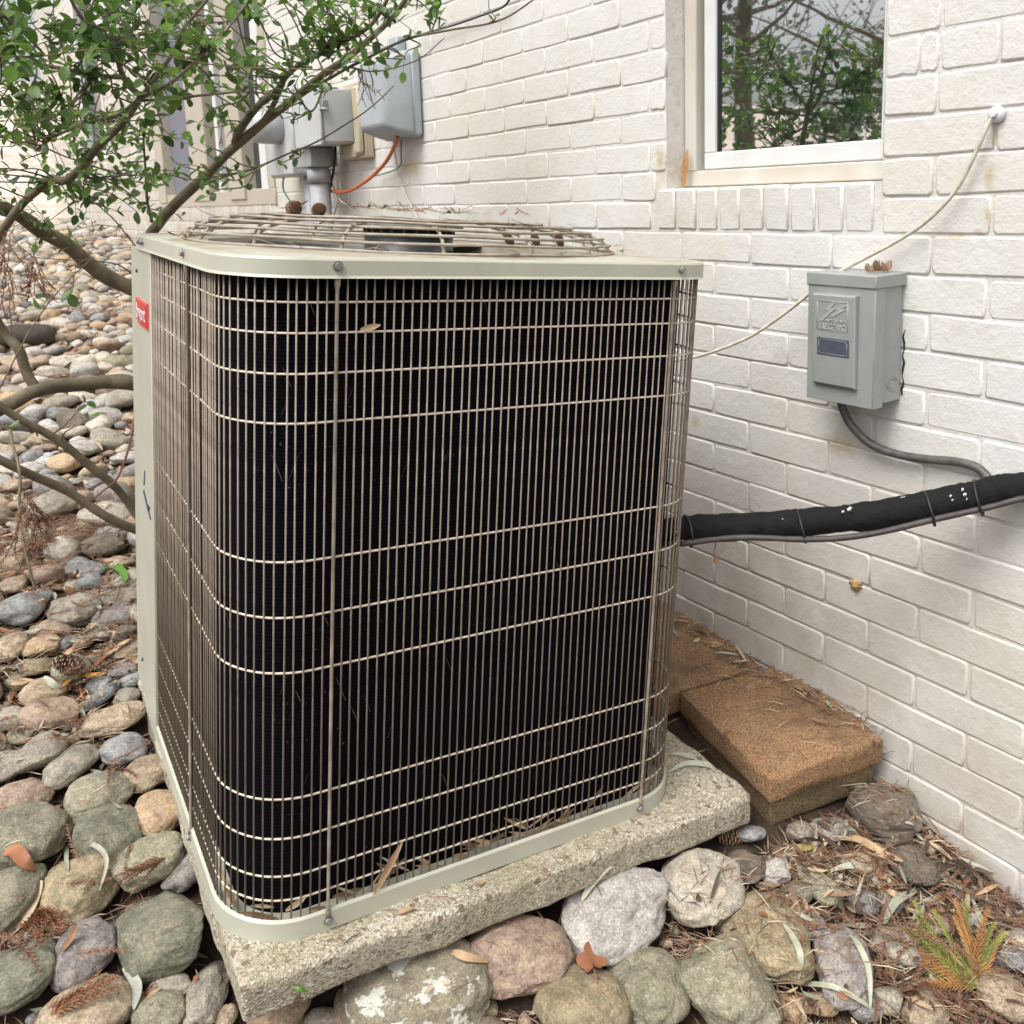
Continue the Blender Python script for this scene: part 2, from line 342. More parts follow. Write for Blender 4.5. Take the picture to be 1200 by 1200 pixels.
SM = {
 'tan': stone_mat('tan_river_stone', (.74, .67, .57), (.62, .55, .46), (.54, .46, .38)),
 'pink': stone_mat('pinkish_river_stone', (.70, .61, .54), (.57, .48, .42), (.76, .67, .56)),
 'grey': stone_mat('grey_river_stone', (.66, .63, .57), (.52, .50, .46), (.70, .65, .55)),
 'slate': stone_mat('slate_blue_river_stone', (.58, .58, .575), (.45, .45, .45), (.66, .655, .64)),
 'green': stone_mat('greenish_river_stone', (.66, .63, .54), (.52, .505, .43), (.52, .515, .40)),
 'dgreen': stone_mat('dark_green_river_stone', (.52, .52, .44), (.40, .405, .35), (.58, .555, .46)),
 'purple': stone_mat('purple_grey_river_stone', (.62, .59, .57), (.49, .465, .45), (.68, .64, .60)),
 'brown': stone_mat('dark_brown_river_stone', (.50, .45, .39), (.39, .35, .305), (.55, .51, .46)),
 'yellow': stone_mat('yellow_brown_river_stone', (.68, .61, .49), (.53, .47, .37), (.54, .525, .41)),
 'orange': stone_mat('orange_tan_river_stone', (.75, .645, .51), (.64, .535, .42), (.70, .63, .54)),
 'white': stone_mat('pale_granite_river_stone', (.78, .76, .73), (.68, .66, .63), (.60, .58, .55), .42),
 'cream': stone_mat('cream_river_stone', (.81, .77, .69), (.70, .65, .58), (.64, .63, .61)),
 'lichen': stone_mat('lichen_spotted_river_stone', (.62, .585, .50), (.51, .49, .42), (.56, .51, .41), .4, 1),
}

# ------------------------------------------------------------------ ground
def grid_axis(a, b, dense0, dense1, fine, grow=1.25):
    xs = [dense0]; 
    while xs[-1] < dense1: xs.append(xs[-1]+fine)
    st = fine
    while xs[-1] < b: st *= grow; xs.append(xs[-1]+st)
    st = fine; lo = [dense0]
    while lo[-1] > a: st *= grow; lo.append(lo[-1]-st)
    return lo[::-1][:-1]+xs
gx = grid_axis(-400, 400, -2.2, .1, .03); gy = grid_axis(-400, 400, -1.6, 1.2, .03)
mb = MB(); nx, ny = len(gx), len(gy)
mb.v = [(x, y, g(x, y)-.004) for y in gy for x in gx]
mb.f = [(j*nx+i, j*nx+i+1, (j+1)*nx+i+1, (j+1)*nx+i) for j in range(ny-1) for i in range(nx-1)]
mb.m = [0]*len(mb.f); mb.sm = [True]*len(mb.f)
GROUND_F = list(mb.f); GROUND_V = list(mb.v)
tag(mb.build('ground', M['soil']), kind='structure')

# ------------------------------------------------------------------ house: painted brick wall
B, H = .20333, .067777
JT = .0048                                     # visible joint
WIN = (-.712, -.155, .096, 1.45)              # near window opening y0,y1,z0,z1
WIN2 = (2.46, 4.72, .096, 2.0)                # far window
WIN3 = (6.3, 7.3, .5, 2.0)
OPEN = [WIN, WIN2, WIN3]
YA, YB, ZA, ZB = -2.6, 9.6, -1.5, 2.7
house = empty('brick_house', (0, 3, -1), 'white painted brick house wall with sliding and framed windows behind the cooling unit', 'house')
def hole_rects(y0, y1, z0, z1):
    ys = sorted({y0, y1}|{v for o in OPEN for v in (o[0], o[1])}); zs = sorted({z0, z1}|{v for o in OPEN for v in (o[2], o[3])})
    for a, b in zip(ys, ys[1:]):
        for c, d in zip(zs, zs[1:]):
            my, mz = (a+b)/2, (c+d)/2
            if not any(o[0] < my < o[1] and o[2] < mz < o[3] for o in OPEN): yield a, b, c, d
mb = MB()
for a, b, c, d in hole_rects(YA, YB, ZA, ZB):
    mb.add([(.0010, a, c), (.0010, b, c), (.0010, b, d), (.0010, a, d)], [(0, 1, 2, 3)], 0, False)
# jamb reveals of the near window and outer shell of the building
for (o, dep) in ((WIN, .10), (WIN2, .10), (WIN3, .10)):
    y0, y1, z0, z1 = o
    for q in ([(.0010, y0, z0), (dep, y0, z0), (dep, y0, z1), (.0010, y0, z1)], [(.0010, y1, z0), (.0010, y1, z1), (dep, y1, z1), (dep, y1, z0)],
              [(.0010, y0, z1), (dep, y0, z1), (dep, y1, z1), (.0010, y1, z1)], [(.0010, y0, z0), (.0010, y1, z0), (dep, y1, z0), (dep, y0, z0)]):
        mb.add(q, [(0, 1, 2, 3)], 0, False)
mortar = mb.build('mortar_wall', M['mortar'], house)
mb = MB()
mb.box((4.1, (YA+YB)/2, ZB+.06), (4.4, (YB-YA)/2+.3, .06))
mb.build('roof_soffit', M['frame'], house)
mb = MB()
for q in ([(.006, YB, ZA), (8, YB, ZA), (8, YB, ZB), (.006, YB, ZB)], [(.006, YA, ZA), (8, YA, ZA), (8, YA, ZB), (.006, YA, ZB)], [(8, YA, ZA), (8, YB, ZA), (8, YB, ZB), (8, YA, ZB)]):
    mb.add(q, [(0, 1, 2, 3)], 0, False)
mb.build('end_wall', M['mortar'], house)

def brick_mesh(w, h, seed, soft=1.0):
    """painted brick: body in the wall, eight-sided wobbling outline, rounded proud face"""
    rnd = random.Random(seed); k = .0045*soft
    hw, hh = w/2, h/2
    out = [(-hw+k, -hh), (0, -hh), (hw-k, -hh), (hw, -hh+k), (hw, hh-k), (hw-k, hh), (0, hh), (-hw+k, hh), (-hw, hh-k), (-hw, -hh+k)]
    out = [(y+rnd.uniform(-.0018, .0016), z+rnd.uniform(-.0022, .0020)) for y, z in out]
    rings = [(.0065, 1.0, 0), (.0006, 1.0, 0), (-.0012, 1.0, .0012), (-.0021, 1.0, .0036)]
    v = []; f = []; n_ = len(out)
    for x, s1, ins in rings:
        for y, z in out:
            v.append((x, y-math.copysign(min(ins, abs(y)), y), z-math.copysign(min(ins, abs(z)), z)))
    for r in range(3):
        for i in range(n_):
            j = (i+1) % n_; f.append((r*n_+i, (r+1)*n_+i, (r+1)*n_+j, r*n_+j))
    m_ = MB(); m_.add(v, f, 0, True); m_.add([], [], 0)
    m_.f.append(tuple(3*n_+i for i in range(n_))[::-1]); m_.m.append(0); m_.sm.append(False)
    return m_
bricks = []
k = math.floor(ZA/H)
while k*H < ZB:
    par = 0 if k % 2 else .5
    i = math.floor(-YB/B)-1
    while i*B < -YA+B:
        y1, y0 = -(i+par)*B, -(i+1+par)*B
        segs = [(y0, y1)]
        if k == 4: # cut bricks beside the near window
            cut = [atx(1080, 20, 0).y, atx(1103, 20, 0).y]
            ns = []
            for a, b in segs:
                cs = [a]+sorted([c for c in cut if a+.03 < c < b-.03])+[b]; ns += list(zip(cs, cs[1:]))
            segs = ns
        for a, b in segs:
            a, b = max(a, YA), min(b, YB)
            z0, z1 = k*H, (k+1)*H
            pieces = [(a, b)]
            for (oy0, oy1, oz0, oz1) in OPEN:
                lo = oz0-.096 if oz0 == .096 else oz0-.02
                e0, e1 = oy0, oy1
                if z0 < .09 and oz0 == .096: e0, e1 = oy0-.0, oy1+.035
                if z1 > lo+.01 and z0 < oz1-.01:
                    np_ = []
                    for p, q in pieces:
                        if q <= e0 or p >= e1: np_.append((p, q)); continue
                        if p < e0: np_.append((p, e0))
                        if q > e1: np_.append((e1, q))
                    pieces = np_
            for p, q in pieces:
                if q-p > .025: bricks.append((p, q, z0, z1))
        i += 1
    k += 1
def px_area(p, q, z0, z1):
    a = to_px(Vector((0, p, z0))); b = to_px(Vector((0, q, z1)))
    if a[2] <= .05 or b[2] <= .05: return 0
    cx_, cy_ = (a[0]+b[0])/2, (a[1]+b[1])/2
    if not (-30 < cx_ < 1230 and -30 < cy_ < 1220): return 0
    if 190 < cx_ < 770 and 330 < cy_: return 0      # hidden by the unit
    return abs(a[0]-b[0])*abs(a[1]-b[1])
bricks.sort(key=lambda r: -px_area(*r))
cache = {}
rest = MB(); rb = random.Random(3)
for idx, (p, q, z0, z1) in enumerate(bricks):
    w, h = round(q-p-JT, 3), H-JT
    c = Vector((rb.choice([rb.uniform(-.0012, .0006), rb.uniform(-.0004, .0022)]), (p+q)/2+rb.uniform(-.0015, .0015), (z0+z1)/2+rb.uniform(-.001, .001)))
    Rm = Matrix.Translation(c)@Euler((rb.uniform(-.006, .006), rb.uniform(-.006, .006), rb.uniform(-.004, .004))).to_matrix().to_4x4()
    if idx < 285 and px_area(p, q, z0, z1) > 0:
        key = (w, rb.randrange(7))
        if key not in cache: cache[key] = brick_mesh(w, h, hash(key) % 999).mesh('brick', [M['brick']])
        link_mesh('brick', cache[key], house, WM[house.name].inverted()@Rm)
    else:
        t = brick_mesh(w, h, rb.randrange(99)); b0 = len(rest.v)
        rest.v += [tuple(Rm@Vector(v)) for v in t.v]; rest.f += [tuple(b0+i for i in f) for f in t.f]; rest.m += t.m; rest.sm += t.sm
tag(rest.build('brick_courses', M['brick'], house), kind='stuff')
# reveal bricks in the left jamb of the near window (headers turning the corner)
jm = brick_mesh(.062, H-JT, 5).mesh('jamb_brick', [M['brick']])
for kk in range(1, 12):
    z = kk*H+H/2
    if z-.03 < WIN[2]: continue
    Mj = Matrix.Translation(Vector((.038, WIN[1]+.0045, z)))@Matrix.Rotation(R_(90), 4, 'Z')
    link_mesh('jamb_brick', jm, house, WM[house.name].inverted()@Mj)
# rowlock sills
def rowlock(y0, y1, n_, name='sill_brick'):
    w = (y1-y0)/n_
    for i in range(n_):
        me = cache.setdefault(('row', i % 4, round(w, 3)), None)
        if me is None:
            t = MB(); r2 = random.Random(i)
            t.box((.046, 0, .0), (.052, w/2-.0028, .0445), bev=.0040)
            t.v = [(x+r2.uniform(-.001, .001), y+r2.uniform(-.001, .001), z+r2.uniform(-.0015, .0015)) for x, y, z in t.v]
            me = cache[('row', i % 4, round(w, 3))] = t.mesh(name, [M['brick']])
        tilt = Matrix.Rotation(R_(-2.5), 4, 'Y')
        link_mesh(name, me, house, WM[house.name].inverted()@Matrix.Translation(Vector((rb.uniform(.0, .003), y0+(i+.5)*w, .0485+rb.uniform(-.001, .001))))@tilt)
rowlock(-.700, -.125, 9); rowlock(WIN2[0], WIN2[1]+.04, 34)

# near window
def frame_rect(mb, x0, x1, y0, y1, z0, z1, t, bev=.003, bottom=None):
    tb = bottom or t
    mb.box(((x0+x1)/2, (y0+y1)/2, z0+tb/2), ((x1-x0)/2, (y1-y0)/2, tb/2), bev=bev)
    mb.box(((x0+x1)/2, (y0+y1)/2, z1-t/2), ((x1-x0)/2, (y1-y0)/2, t/2), bev=bev)
    for a, b in ((y0, y0+t), (y1-t, y1)):
        mb.box(((x0+x1)/2, (a+b)/2, (z0+tb+z1-t)/2), ((x1-x0)/2-.0004, (b-a)/2, (z1-t-z0-tb)/2+.001), bev=bev)
mb = MB(); frame_rect(mb, .055, .14, WIN[0]+.001, WIN[1]-.001, WIN[2]+.001, WIN[3]-.001, .040, bottom=.036)
win = mb.build('window', M['dirtyframe'], house); win['label'] = 'near window with stained outer trim'
mb = MB(); frame_rect(mb, .062, .12, WIN[0]+.012, WIN[1]-.056, WIN[2]+.038, WIN[3]-.042, .038)
mb.build('sash', M['frame'], win)
mb = MB(); mb.box((.09, WIN[1]-.0955, (WIN[2]+WIN[3])/2), (.024, .0035, (WIN[3]-WIN[2])/2-.078)); frame_rect(mb, .0665, .0705, WIN[0]+.049, WIN[1]-.093, WIN[2]+.0755, WIN[3]-.079, .0012, bev=.0003)
mb.build('glazing_gasket', M['dark'], win)
mb = MB(); mb.box((.074, (WIN[0]+WIN[1])/2-.022, (WIN[2]+WIN[3])/2), (.003, (WIN[1]-WIN[0])/2-.07, (WIN[3]-WIN[2])/2-.076))
mb.build('pane', M['glass'], win)
mb = MB(); mb.box((.6, (WIN[0]+WIN[1])/2, .7), (.4, .6, .9)); mb.build('interior', M['interior'], win)
# far window: frames of several casements, seen almost edge on
mb = MB(); y0, y1, z0, z1 = WIN2
frame_rect(mb, -.01, .10, y0-.01, y1+.01, z0-.008, z1, .078)
mb.box((.13, (y0+y1)/2, (z0+z1)/2), (.005, (y1-y0)/2+.05, (z1-z0)/2+.05)); win2 = mb.build('window', M['tanframe'], house); win2['label'] = 'far window behind the shrub branches'
for (a, b, x0) in ((2.56, 2.66, .0), (2.86, 3.12, -.02), (3.30, 3.36, .0), (3.50, 3.86, -.015), (4.50, 4.66, -.016)):
    m_ = MB(); m_.box((x0+.05, (a+b)/2, (z0+z1)/2), (.05, (b-a)/2, (z1-z0)/2-.02), bev=.006); m_.build('mullion', M['frame'] if b-a < .12 else M['tanframe'], win2)
for (a, b, mm) in ((2.5, 2.9, 'glassdark'), (3.1, 3.32, 'glassdark'), (3.34, 3.5, 'glassdark'), (3.84, 4.52, 'screen')):
    m_ = MB(); m_.box((.045, (a+b)/2, (z0+z1)/2), (.004, (b-a)/2, (z1-z0)/2-.05)); m_.build('pane', M[mm], win2)
mb = MB(); frame_rect(mb, -.01, .09, WIN3[0], WIN3[1], WIN3[2], WIN3[3], .07)
win3 = mb.build('window', M['frame'], house); win3['label'] = 'farthest window at the end of the wall'
mb = MB(); mb.box((.05, (WIN3[0]+WIN3[1])/2, (WIN3[2]+WIN3[3])/2), (.004, .45, .7)); mb.build('pane', M['glassdark'], win3)

# ------------------------------------------------------------------ condenser unit (leans on its settled pad)
ACM = Matrix(((0.9949, 0.0639, 0.0785, -.7917), (-0.0623, 0.9978, -0.0219, -.213), (-0.0797, 0.0169, 0.9967, -.9), (0, 0, 0, 1)))
ACM = Matrix.Translation(ACM.translation)@ACM.to_quaternion().to_matrix().to_4x4()
UB = ACM.copy()
ac = empty('cooling_unit', (0, 0, 0), 'large square cream outdoor cooling unit with wire grille sides, leaning on a concrete pad', 'air conditioner', mat=UB)
LZ = lambda z: z+.9              # unit heights are written relative to the camera-height datum
HW = .4025; XR = .383; YC0, YC1 = -.428, .377
def rsq(r, grow=0.0, n=10, x0=-HW, x1=XR, y0=YC0, y1=YC1):
    """rounded square outline, starting on the left face, running to the front, right, back"""
    x0 -= grow; x1 += grow; y0 -= grow; y1 += grow; pts = []
    for (cx, cy, a0) in ((x0+r, y0+r, 180), (x1-r, y0+r, 270), (x1-r, y1-r, 0), (x0+r, y1-r, 90)):
        rr = r
        for i in range(n+1):
            a = R_(a0+90*i/n); pts.append((cx+rr*math.cos(a), cy+rr*math.sin(a)))
    return pts
def band(mb, outline, z0, z1, mi=0, close=True, out=True):
    n_ = len(outline); b = len(mb.v)
    mb.v += [(x, y, z0) for x, y in outline]+[(x, y, z1) for x, y in outline]
    for i in range(n_ if close else n_-1):
        j = (i+1) % n_; q = (b+i, b+j, b+n_+j, b+n_+i); mb.f.append(q if out else q[::-1]); mb.m.append(mi); mb.sm.append(True)
def ringfill(mb, o1, z1, o2, z2, mi=0, up=True):
    n_ = len(o1); b = len(mb.v)
    mb.v += [(x, y, z1) for x, y in o1]+[(x, y, z2) for x, y in o2]
    for i in range(n_):
        j = (i+1) % n_; q = (b+i, b+j, b+n_+j, b+n_+i); mb.f.append(q if up else q[::-1]); mb.m.append(mi); mb.sm.append(True)
RC = .105
# lid
mb = MB(); o0 = rsq(RC+.006, .008); o1 = rsq(RC+.004, .006); o2 = rsq(RC, .001)
zs = LZ(-.012); zt = LZ(.0145)
oL = rsq(RC+.009, .0105)
band(mb, rsq(RC, -.002), zs+.001, zs+.006, out=False)
ringfill(mb, rsq(RC, -.002), zs+.001, oL, zs, up=False)
ringfill(mb, oL, zs, o0, zs+.0035)
ringfill(mb, o0, zs+.0035, o0, zt-.004)
ringfill(mb, o0, zt-.004, o1, zt-.001)
ringfill(mb, o1, zt-.001, o2, zt, 0)
CXG, CYG, RO = -.006, -.022, .333
def circ(r, like): return [(CXG+r*math.cos(math.atan2(y-CYG, x-CXG)), CYG+r*math.sin(math.atan2(y-CYG, x-CXG))) for x, y in like]
ls = []
for i, (x, y) in enumerate(o2):
    x2, y2 = o2[(i+1) % len(o2)]
    seg = max(1, int(math.hypot(x2-x, y2-y)/.03))
    ls += [(lerp(x, x2, j/seg), lerp(y, y2, j/seg)) for j in range(seg)]
mid = [((x+a)/2, (y+b)/2) for (x, y), (a, b) in zip(ls, circ(RO+.012, ls))]
ringfill(mb, ls, zt, mid, zt+.0015, 1); ringfill(mb, mid, zt+.0015, circ(RO+.012, ls), zt+.003, 1); ringfill(mb, circ(RO+.012, ls), zt+.003, circ(RO, ls), zt+.0005, 1)
ringfill(mb, circ(RO, ls), zt+.0005, circ(RO-.012, ls), zt-.06, 1)
mb.build('lid', [M['cream'], M['lidtop']], ac, True)
# base pan
mb = MB(); b0 = rsq(RC+.004, .005); zb0, zb1 = LZ(-.9235), LZ(-.8955)
ringfill(mb, rsq(RC, -.03), LZ(-.905), rsq(RC, -.004), LZ(-.905)); ringfill(mb, rsq(RC, -.004), LZ(-.905), rsq(RC, -.002), zb1); ringfill(mb, rsq(RC, -.002), zb1, b0, zb1)
mb.f = [f[::-1] for f in mb.f]
ringfill(mb, b0, zb0, b0, zb1)
ringfill(mb, b0, zb1, rsq(RC+.001, .001), zb1+.003)
ringfill(mb, rsq(RC, -.03), zb0, b0, zb0)
mb.add([(x, y, LZ(-.907)) for x, y in rsq(RC, -.029)], [tuple(range(44))], 0, False)
mb.build('base_pan', M['cream'], ac, True)
# coil
mb = MB(); oc = rsq(RC-.026, -.027); band(mb, oc, LZ(-.906), LZ(-.012)); mb.build('coil', M['coil'], ac, True)
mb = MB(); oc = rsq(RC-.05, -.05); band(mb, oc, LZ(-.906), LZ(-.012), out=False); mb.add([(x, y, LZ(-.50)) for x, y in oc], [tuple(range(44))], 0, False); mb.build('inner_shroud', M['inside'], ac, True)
# service corner post on the left, far end
mb = MB()
PY = .150
mb.box((-HW-.0015, (PY+YC1)/2, LZ(-.4545)), (.0035, (YC1-PY)/2, .442), bev=.0015)
mb.box((-HW+.02, PY+.0025, LZ(-.4545)), (.019, .0022, .441)); mb.box((-HW+.09, YC1+.001, LZ(-.4545)), (.0935, .0035, .442), bev=.0015)
post = mb.build('corner_post', M['cream'], ac, True)
for z in (-.055, -.83):
    m_ = MB(); m_.cyl((-HW-.0048, .30, LZ(z)), (-1, 0, 0), .0035, .003, 8); m_.build('screw', M['motor'], post, True)
def bolt(x, y, z, nx, ny, name='bolt', parent=ac):
    m_ = MB(); ax = Vector((nx, ny, 0)); p = Vector((x, y, LZ(z)))
    m_.cyl(p, ax, .0070, .0013, 14); m_.cyl(p+ax*.0013, ax, .0051, .0042, 6); m_.cyl(p+ax*.0052, ax, .0025, .0006, 8)
    m_.build(name, M['bolt'], parent, True)
for x in (-.274, .284): bolt(x, YC0-.008, .0035, 0, -1)
for x in (-.273, .274): bolt(x, YC0-.005, -.9085, 0, -1)
bolt(-HW-.008, -.170, .0035, -1, 0); bolt(-HW-.005, -.170, -.9085, -1, 0)
for y in (.205, .24): bolt(-HW-.008, y, .0025, -1, 0)
# badge with lettering
def text_mesh(s, size, depth, mat, name, parent, M4, extr_bevel=0, align='CENTER'):
    cu = bpy.data.curves.new(name, 'FONT'); cu.body = s; cu.size = size; cu.extrude = depth; cu.align_x = align; cu.align_y = 'CENTER'; cu.bevel_depth = extr_bevel
    to = bpy.data.objects.new('t', cu); COL.objects.link(to)
    dg = bpy.context.evaluated_depsgraph_get(); me = bpy.data.meshes.new_from_object(to.evaluated_get(dg))
    bpy.data.objects.remove(to); me.materials.clear(); me.materials.append(mat)
    return link_mesh(name, me, parent, M4)
def left_face(y, z, x=-HW-.005):   # frame whose +X runs along -y (to the right when seen from the left), +Y up, +Z outwards (-x)
    return Matrix(((0, 0, -1, x), (-1, 0, 0, y), (0, 1, 0, z), (0, 0, 0, 1)))
by, bz = .236, LZ(-.128)
mb = MB()
def prism(mb, pts, d0, d1, M4, mi=0):
    n_ = len(pts); b = len(mb.v)
    mb.v += [tuple(M4@Vector((x, y, d0))) for x, y in pts]+[tuple(M4@Vector((x, y, d1))) for x, y in pts]
    for i in range(n_):
        j = (i+1) % n_; mb.f.append((b+i, b+j, b+n_+j, b+n_+i)); mb.m.append(mi); mb.sm.append(False)
    mb.f.append(tuple(b+n_+i for i in range(n_))); mb.m.append(mi); mb.sm.append(False)
LF = left_face(by, bz)
pent = [(-.068, -.012), (-.035, -.024), (.066, -.024), (.066, .023), (-.068, .023)]
prism(mb, pent, 0, .003, LF); bd = mb.build('badge', M['redrim'], ac, True)
mb = MB(); prism(mb, [(x*.90, y*.86) for x, y in pent], .003, .0042, LF); mb.build('badge_face', M['red'], bd, True)
text_mesh('bryant', .040, .0005, M['white_pl'], 'lettering', bd, LF@Matrix.Translation((0, 0, .0046)))
mb = MB(); LD = left_face(.215, LZ(-.47))
prism(mb, [(-.045, .01), (-.03, .015), (-.022, .045), (-.033, .04)], 0, .0006, LD); prism(mb, [(-.05, -.005), (.03, -.035), (.04, -.03), (-.04, .004)], 0, .0006, LD); prism(mb, [(0, -.018), (.01, -.012), (.03, -.012), (.02, -.024)], 0, .0006, LD)
mb.build('decal', M['decal'], ac, True)
# wire grille: outline by arc length, vertical wires every 13 mm
path = rsq(RC, 0, 12)
path = [(-HW, PY)]+path[:-13]+[(-HW+.20, YC1)]
acc = [0]
for (x, y), (a, b) in zip(path, path[1:]): acc.append(acc[-1]+math.hypot(a-x, b-y))
def along(s):
    for i in range(len(acc)-1):
        if s <= acc[i+1]: break
    t = (s-acc[i])/(acc[i+1]-acc[i]); (x, y), (a, b) = path[i], path[i+1]
    L_ = math.hypot(a-x, b-y); return lerp(x, a, t), lerp(y, b, t), (b-y)/L_, -(a-x)/L_
vw = MB(); vw.tube([(0, 0, LZ(-.905)), (0, 0, LZ(-.009))], .00125, 6); vme = vw.mesh('vertical_wire', [M['wire']])
rw = random.Random(5)
nw = int(acc[-1]/.01296)
for i in range(nw+1):
    x, y, nx_, ny_ = along(min(acc[-1]-.001, .003+i*.01296))
    o = link_mesh('vertical_wire', vme, ac, Matrix.Translation((x, y, 0))@Matrix.Rotation(rw.gauss(0, .0007)+(rw.uniform(-.003, .003) if rw.random() < .05 else 0), 4, 'Y'))
ZW = [-.043, -.082, -.134, -.198, -.3815, -.4575, -.5345, -.7150, -.7730, -.8290, -.8650]
o3 = [(x-nx_*.0012, y-ny_*.0012) for s in [acc[-1]*j/230 for j in range(231)] for x, y, nx_, ny_ in [along(s)]]
for z in ZW:
    m_ = MB(); m_.tube([(x, y, LZ(z)) for x, y in o3], .0016, 5); m_.build('cross_wire', M['hwire'], ac, True)
def seam(x, y, ox, oy):
    m_ = MB(); m_.tube([(x+ox*.004, y+oy*.004, LZ(z)) for z in (-.903, -.895, -.89, -.028, -.02, -.011)], [.0045, .004, .0025, .0025, .004, .0045], 8); m_.build('seam_rod', M['wire'], ac, True)
seam(-.273, YC0, 0, -1); seam(.276, YC0, 0, -1); seam(-HW, -.170, -1, 0); seam(XR, -.15, 1, 0)
# small black coil clips at the right side
for z in ZW[:9]:
    m_ = MB(); m_.tube([(XR-.028, YC0+.11, LZ(z)), (XR-.012, YC0+.10, LZ(z)+.003), (XR-.001, YC0+.09, LZ(z))], .0016, 5); m_.build('coil_clip', M['dark'], ac, True)
# fan guard: concentric rings and ribs
prof = [(.372, .0185), (.366, .031), (.353, .042), (.331, .051), (.296, .058), (.245, .0625)]
for i, (r, z) in enumerate(prof):
    m_ = MB(); m_.tube([(CXG+r*math.cos(2*math.pi*k/72), CYG+r*math.sin(2*math.pi*k/72), LZ(z)+.0008*math.sin(k*.6+i)) for k in range(73)], .0023, 6, cap=False)
    m_.build('guard_ring', M['guard'], ac, True)
for k in range(16):
    a = 2*math.pi*(k+.35)/16
    rp = [(.362, .013), (.366, .0185), (.361, .0265)]+[(r-.002, z-.0042) for r, z in prof[2:]]
    m_ = MB(); m_.tube([(CXG+r*math.cos(a), CYG+r*math.sin(a), LZ(z)) for r, z in rp], .0028, 6); m_.build('guard_rib', M['guard'], ac, True)
# motor, cap, blades
m_ = MB(); m_.cyl((.004, -.02, LZ(-.12)), (0, 0, 1), .079, .165, 40); m_.cyl((.004, -.02, LZ(-.13)), (0, 0, 1), .06, .01, 24)
mo = m_.build('fan_motor', M['motor'], ac, True)
m_ = MB(); m_.tube([(.006, -.02, LZ(.046)), (.006, -.02, LZ(.050)), (.006, -.02, LZ(.056)), (.006, -.02, LZ(.058))], [.093, .095, .093, .08], 40); m_.build('motor_cap', M['motorcap'], mo, True)
for k in range(24):
    a = 2*math.pi*k/24; m_ = MB(); m_.box((.004+.0795*math.cos(a), -.02+.0795*math.sin(a), LZ(.041)), (.002, .002, .004), None); m_.build('vent_fin', M['motorcap'], mo, True)
for k in range(4):
    m_ = MB(); vs = []; a0 = R_(150+90*k)
    for i in range(7):
        r = lerp(.07, .335, i/6); wdt = lerp(.32, .40, i/6)
        for j in range(5):
            a = a0+wdt*(j/4-.5)*2*(.8 if i == 0 else 1); vs.append((CXG+r*math.cos(a), CYG+r*math.sin(a), LZ(-.035)-.045*(j/4-.5)*2))
    fs = [(i*5+j, i*5+j+1, (i+1)*5+j+1, (i+1)*5+j) for i in range(6) for j in range(4)]
    m_.add(vs, fs); m_.add([(x, y, z-.0025) for x, y, z in vs], [f[::-1] for f in fs]); m_.build('fan_blade', M['motor'], ac, True)
for (a, b) in (((-.35, -.03), (.37, -.01)), ((.0, -.37), (.02, .33))):
    m_ = MB(); m_.tube([(a[0], a[1], LZ(-.135)), (b[0], b[1], LZ(-.135))], .008, 6); m_.build('motor_bracket', M['inside'], ac, True)

# ------------------------------------------------------------------ concrete pad (same lean as the unit)
pad = MB()
def rough_slab(mb, x0, x1, y0, y1, z0, z1, T4, seed, step=.022, amp=.0035, rnd_=.012):
    """slab with noisy faces and worn rounded edges"""
    def axis(h, st):
        e = [-h, -h+rnd_*.3, -h+rnd_*.65, -h+rnd_*1.05]; m_ = max(2, int((2*h-2.1*rnd_)/st)); return e+[lerp(e[3], -e[3], i/m_) for i in range(1, m_)]+[-v for v in e[::-1]]
    AX, AY, AZ = axis((x1-x0)/2, step), axis((y1-y0)/2, step), axis((z1-z0)/2, step)
    nx_, ny_, nz_ = len(AX)-1, len(AY)-1, len(AZ)-1
    c = Vector(((x0+x1)/2, (y0+y1)/2, (z0+z1)/2)); h = Vector(((x1-x0)/2, (y1-y0)/2, (z1-z0)/2))
    idx = {}; vs = []; fs = []
    def V(i, j, k):
        if (i, j, k) in idx: return idx[(i, j, k)]
        p = Vector((AX[i], AY[j], AZ[k]))
        q = Vector([math.copysign(max(0, abs(p[a])-(h[a]-rnd_)), p[a]) for a in range(3)])
        core = p-q
        if q.length > 0: q = q.normalized()*min(q.length, rnd_)
        p = core+q
        nn = Vector([p[a]/h[a] for a in range(3)])
        nn = Vector([math.copysign(abs(v)**8, v) for v in nn])
        if nn.length > 0: nn.normalize()
        d = noise.noise((p+Vector((seed, 0, 0)))*28)*amp+noise.noise((p+Vector((seed, 0, 0)))*9)*amp*1.8
        e = abs(p.x/h.x)**10+abs(p.y/h.y)**10+abs(p.z/h.z)**10
        if e > 1.3: d -= max(0, noise.noise((p+Vector((seed, 5, 0)))*20))*rnd_*1.1
        idx[(i, j, k)] = len(vs); vs.append(tuple(T4@(c+p+nn*d))); return idx[(i, j, k)]
    for i in range(nx_):
        for j in range(ny_):
            fs.append((V(i, j, nz_), V(i+1, j, nz_), V(i+1, j+1, nz_), V(i, j+1, nz_))); fs.append((V(i, j, 0), V(i, j+1, 0), V(i+1, j+1, 0), V(i+1, j, 0)))
    for i in range(nx_):
        for k in range(nz_):
            fs.append((V(i, 0, k), V(i+1, 0, k), V(i+1, 0, k+1), V(i, 0, k+1))); fs.append((V(i, ny_, k), V(i, ny_, k+1), V(i+1, ny_, k+1), V(i+1, ny_, k)))
    for j in range(ny_):
        for k in range(nz_):
            fs.append((V(0, j, k), V(0, j, k+1), V(0, j+1, k+1), V(0, j+1, k))); fs.append((V(nx_, j, k), V(nx_, j+1, k), V(nx_, j+1, k+1), V(nx_, j, k+1)))
    mb.add(vs, fs, 0, True)
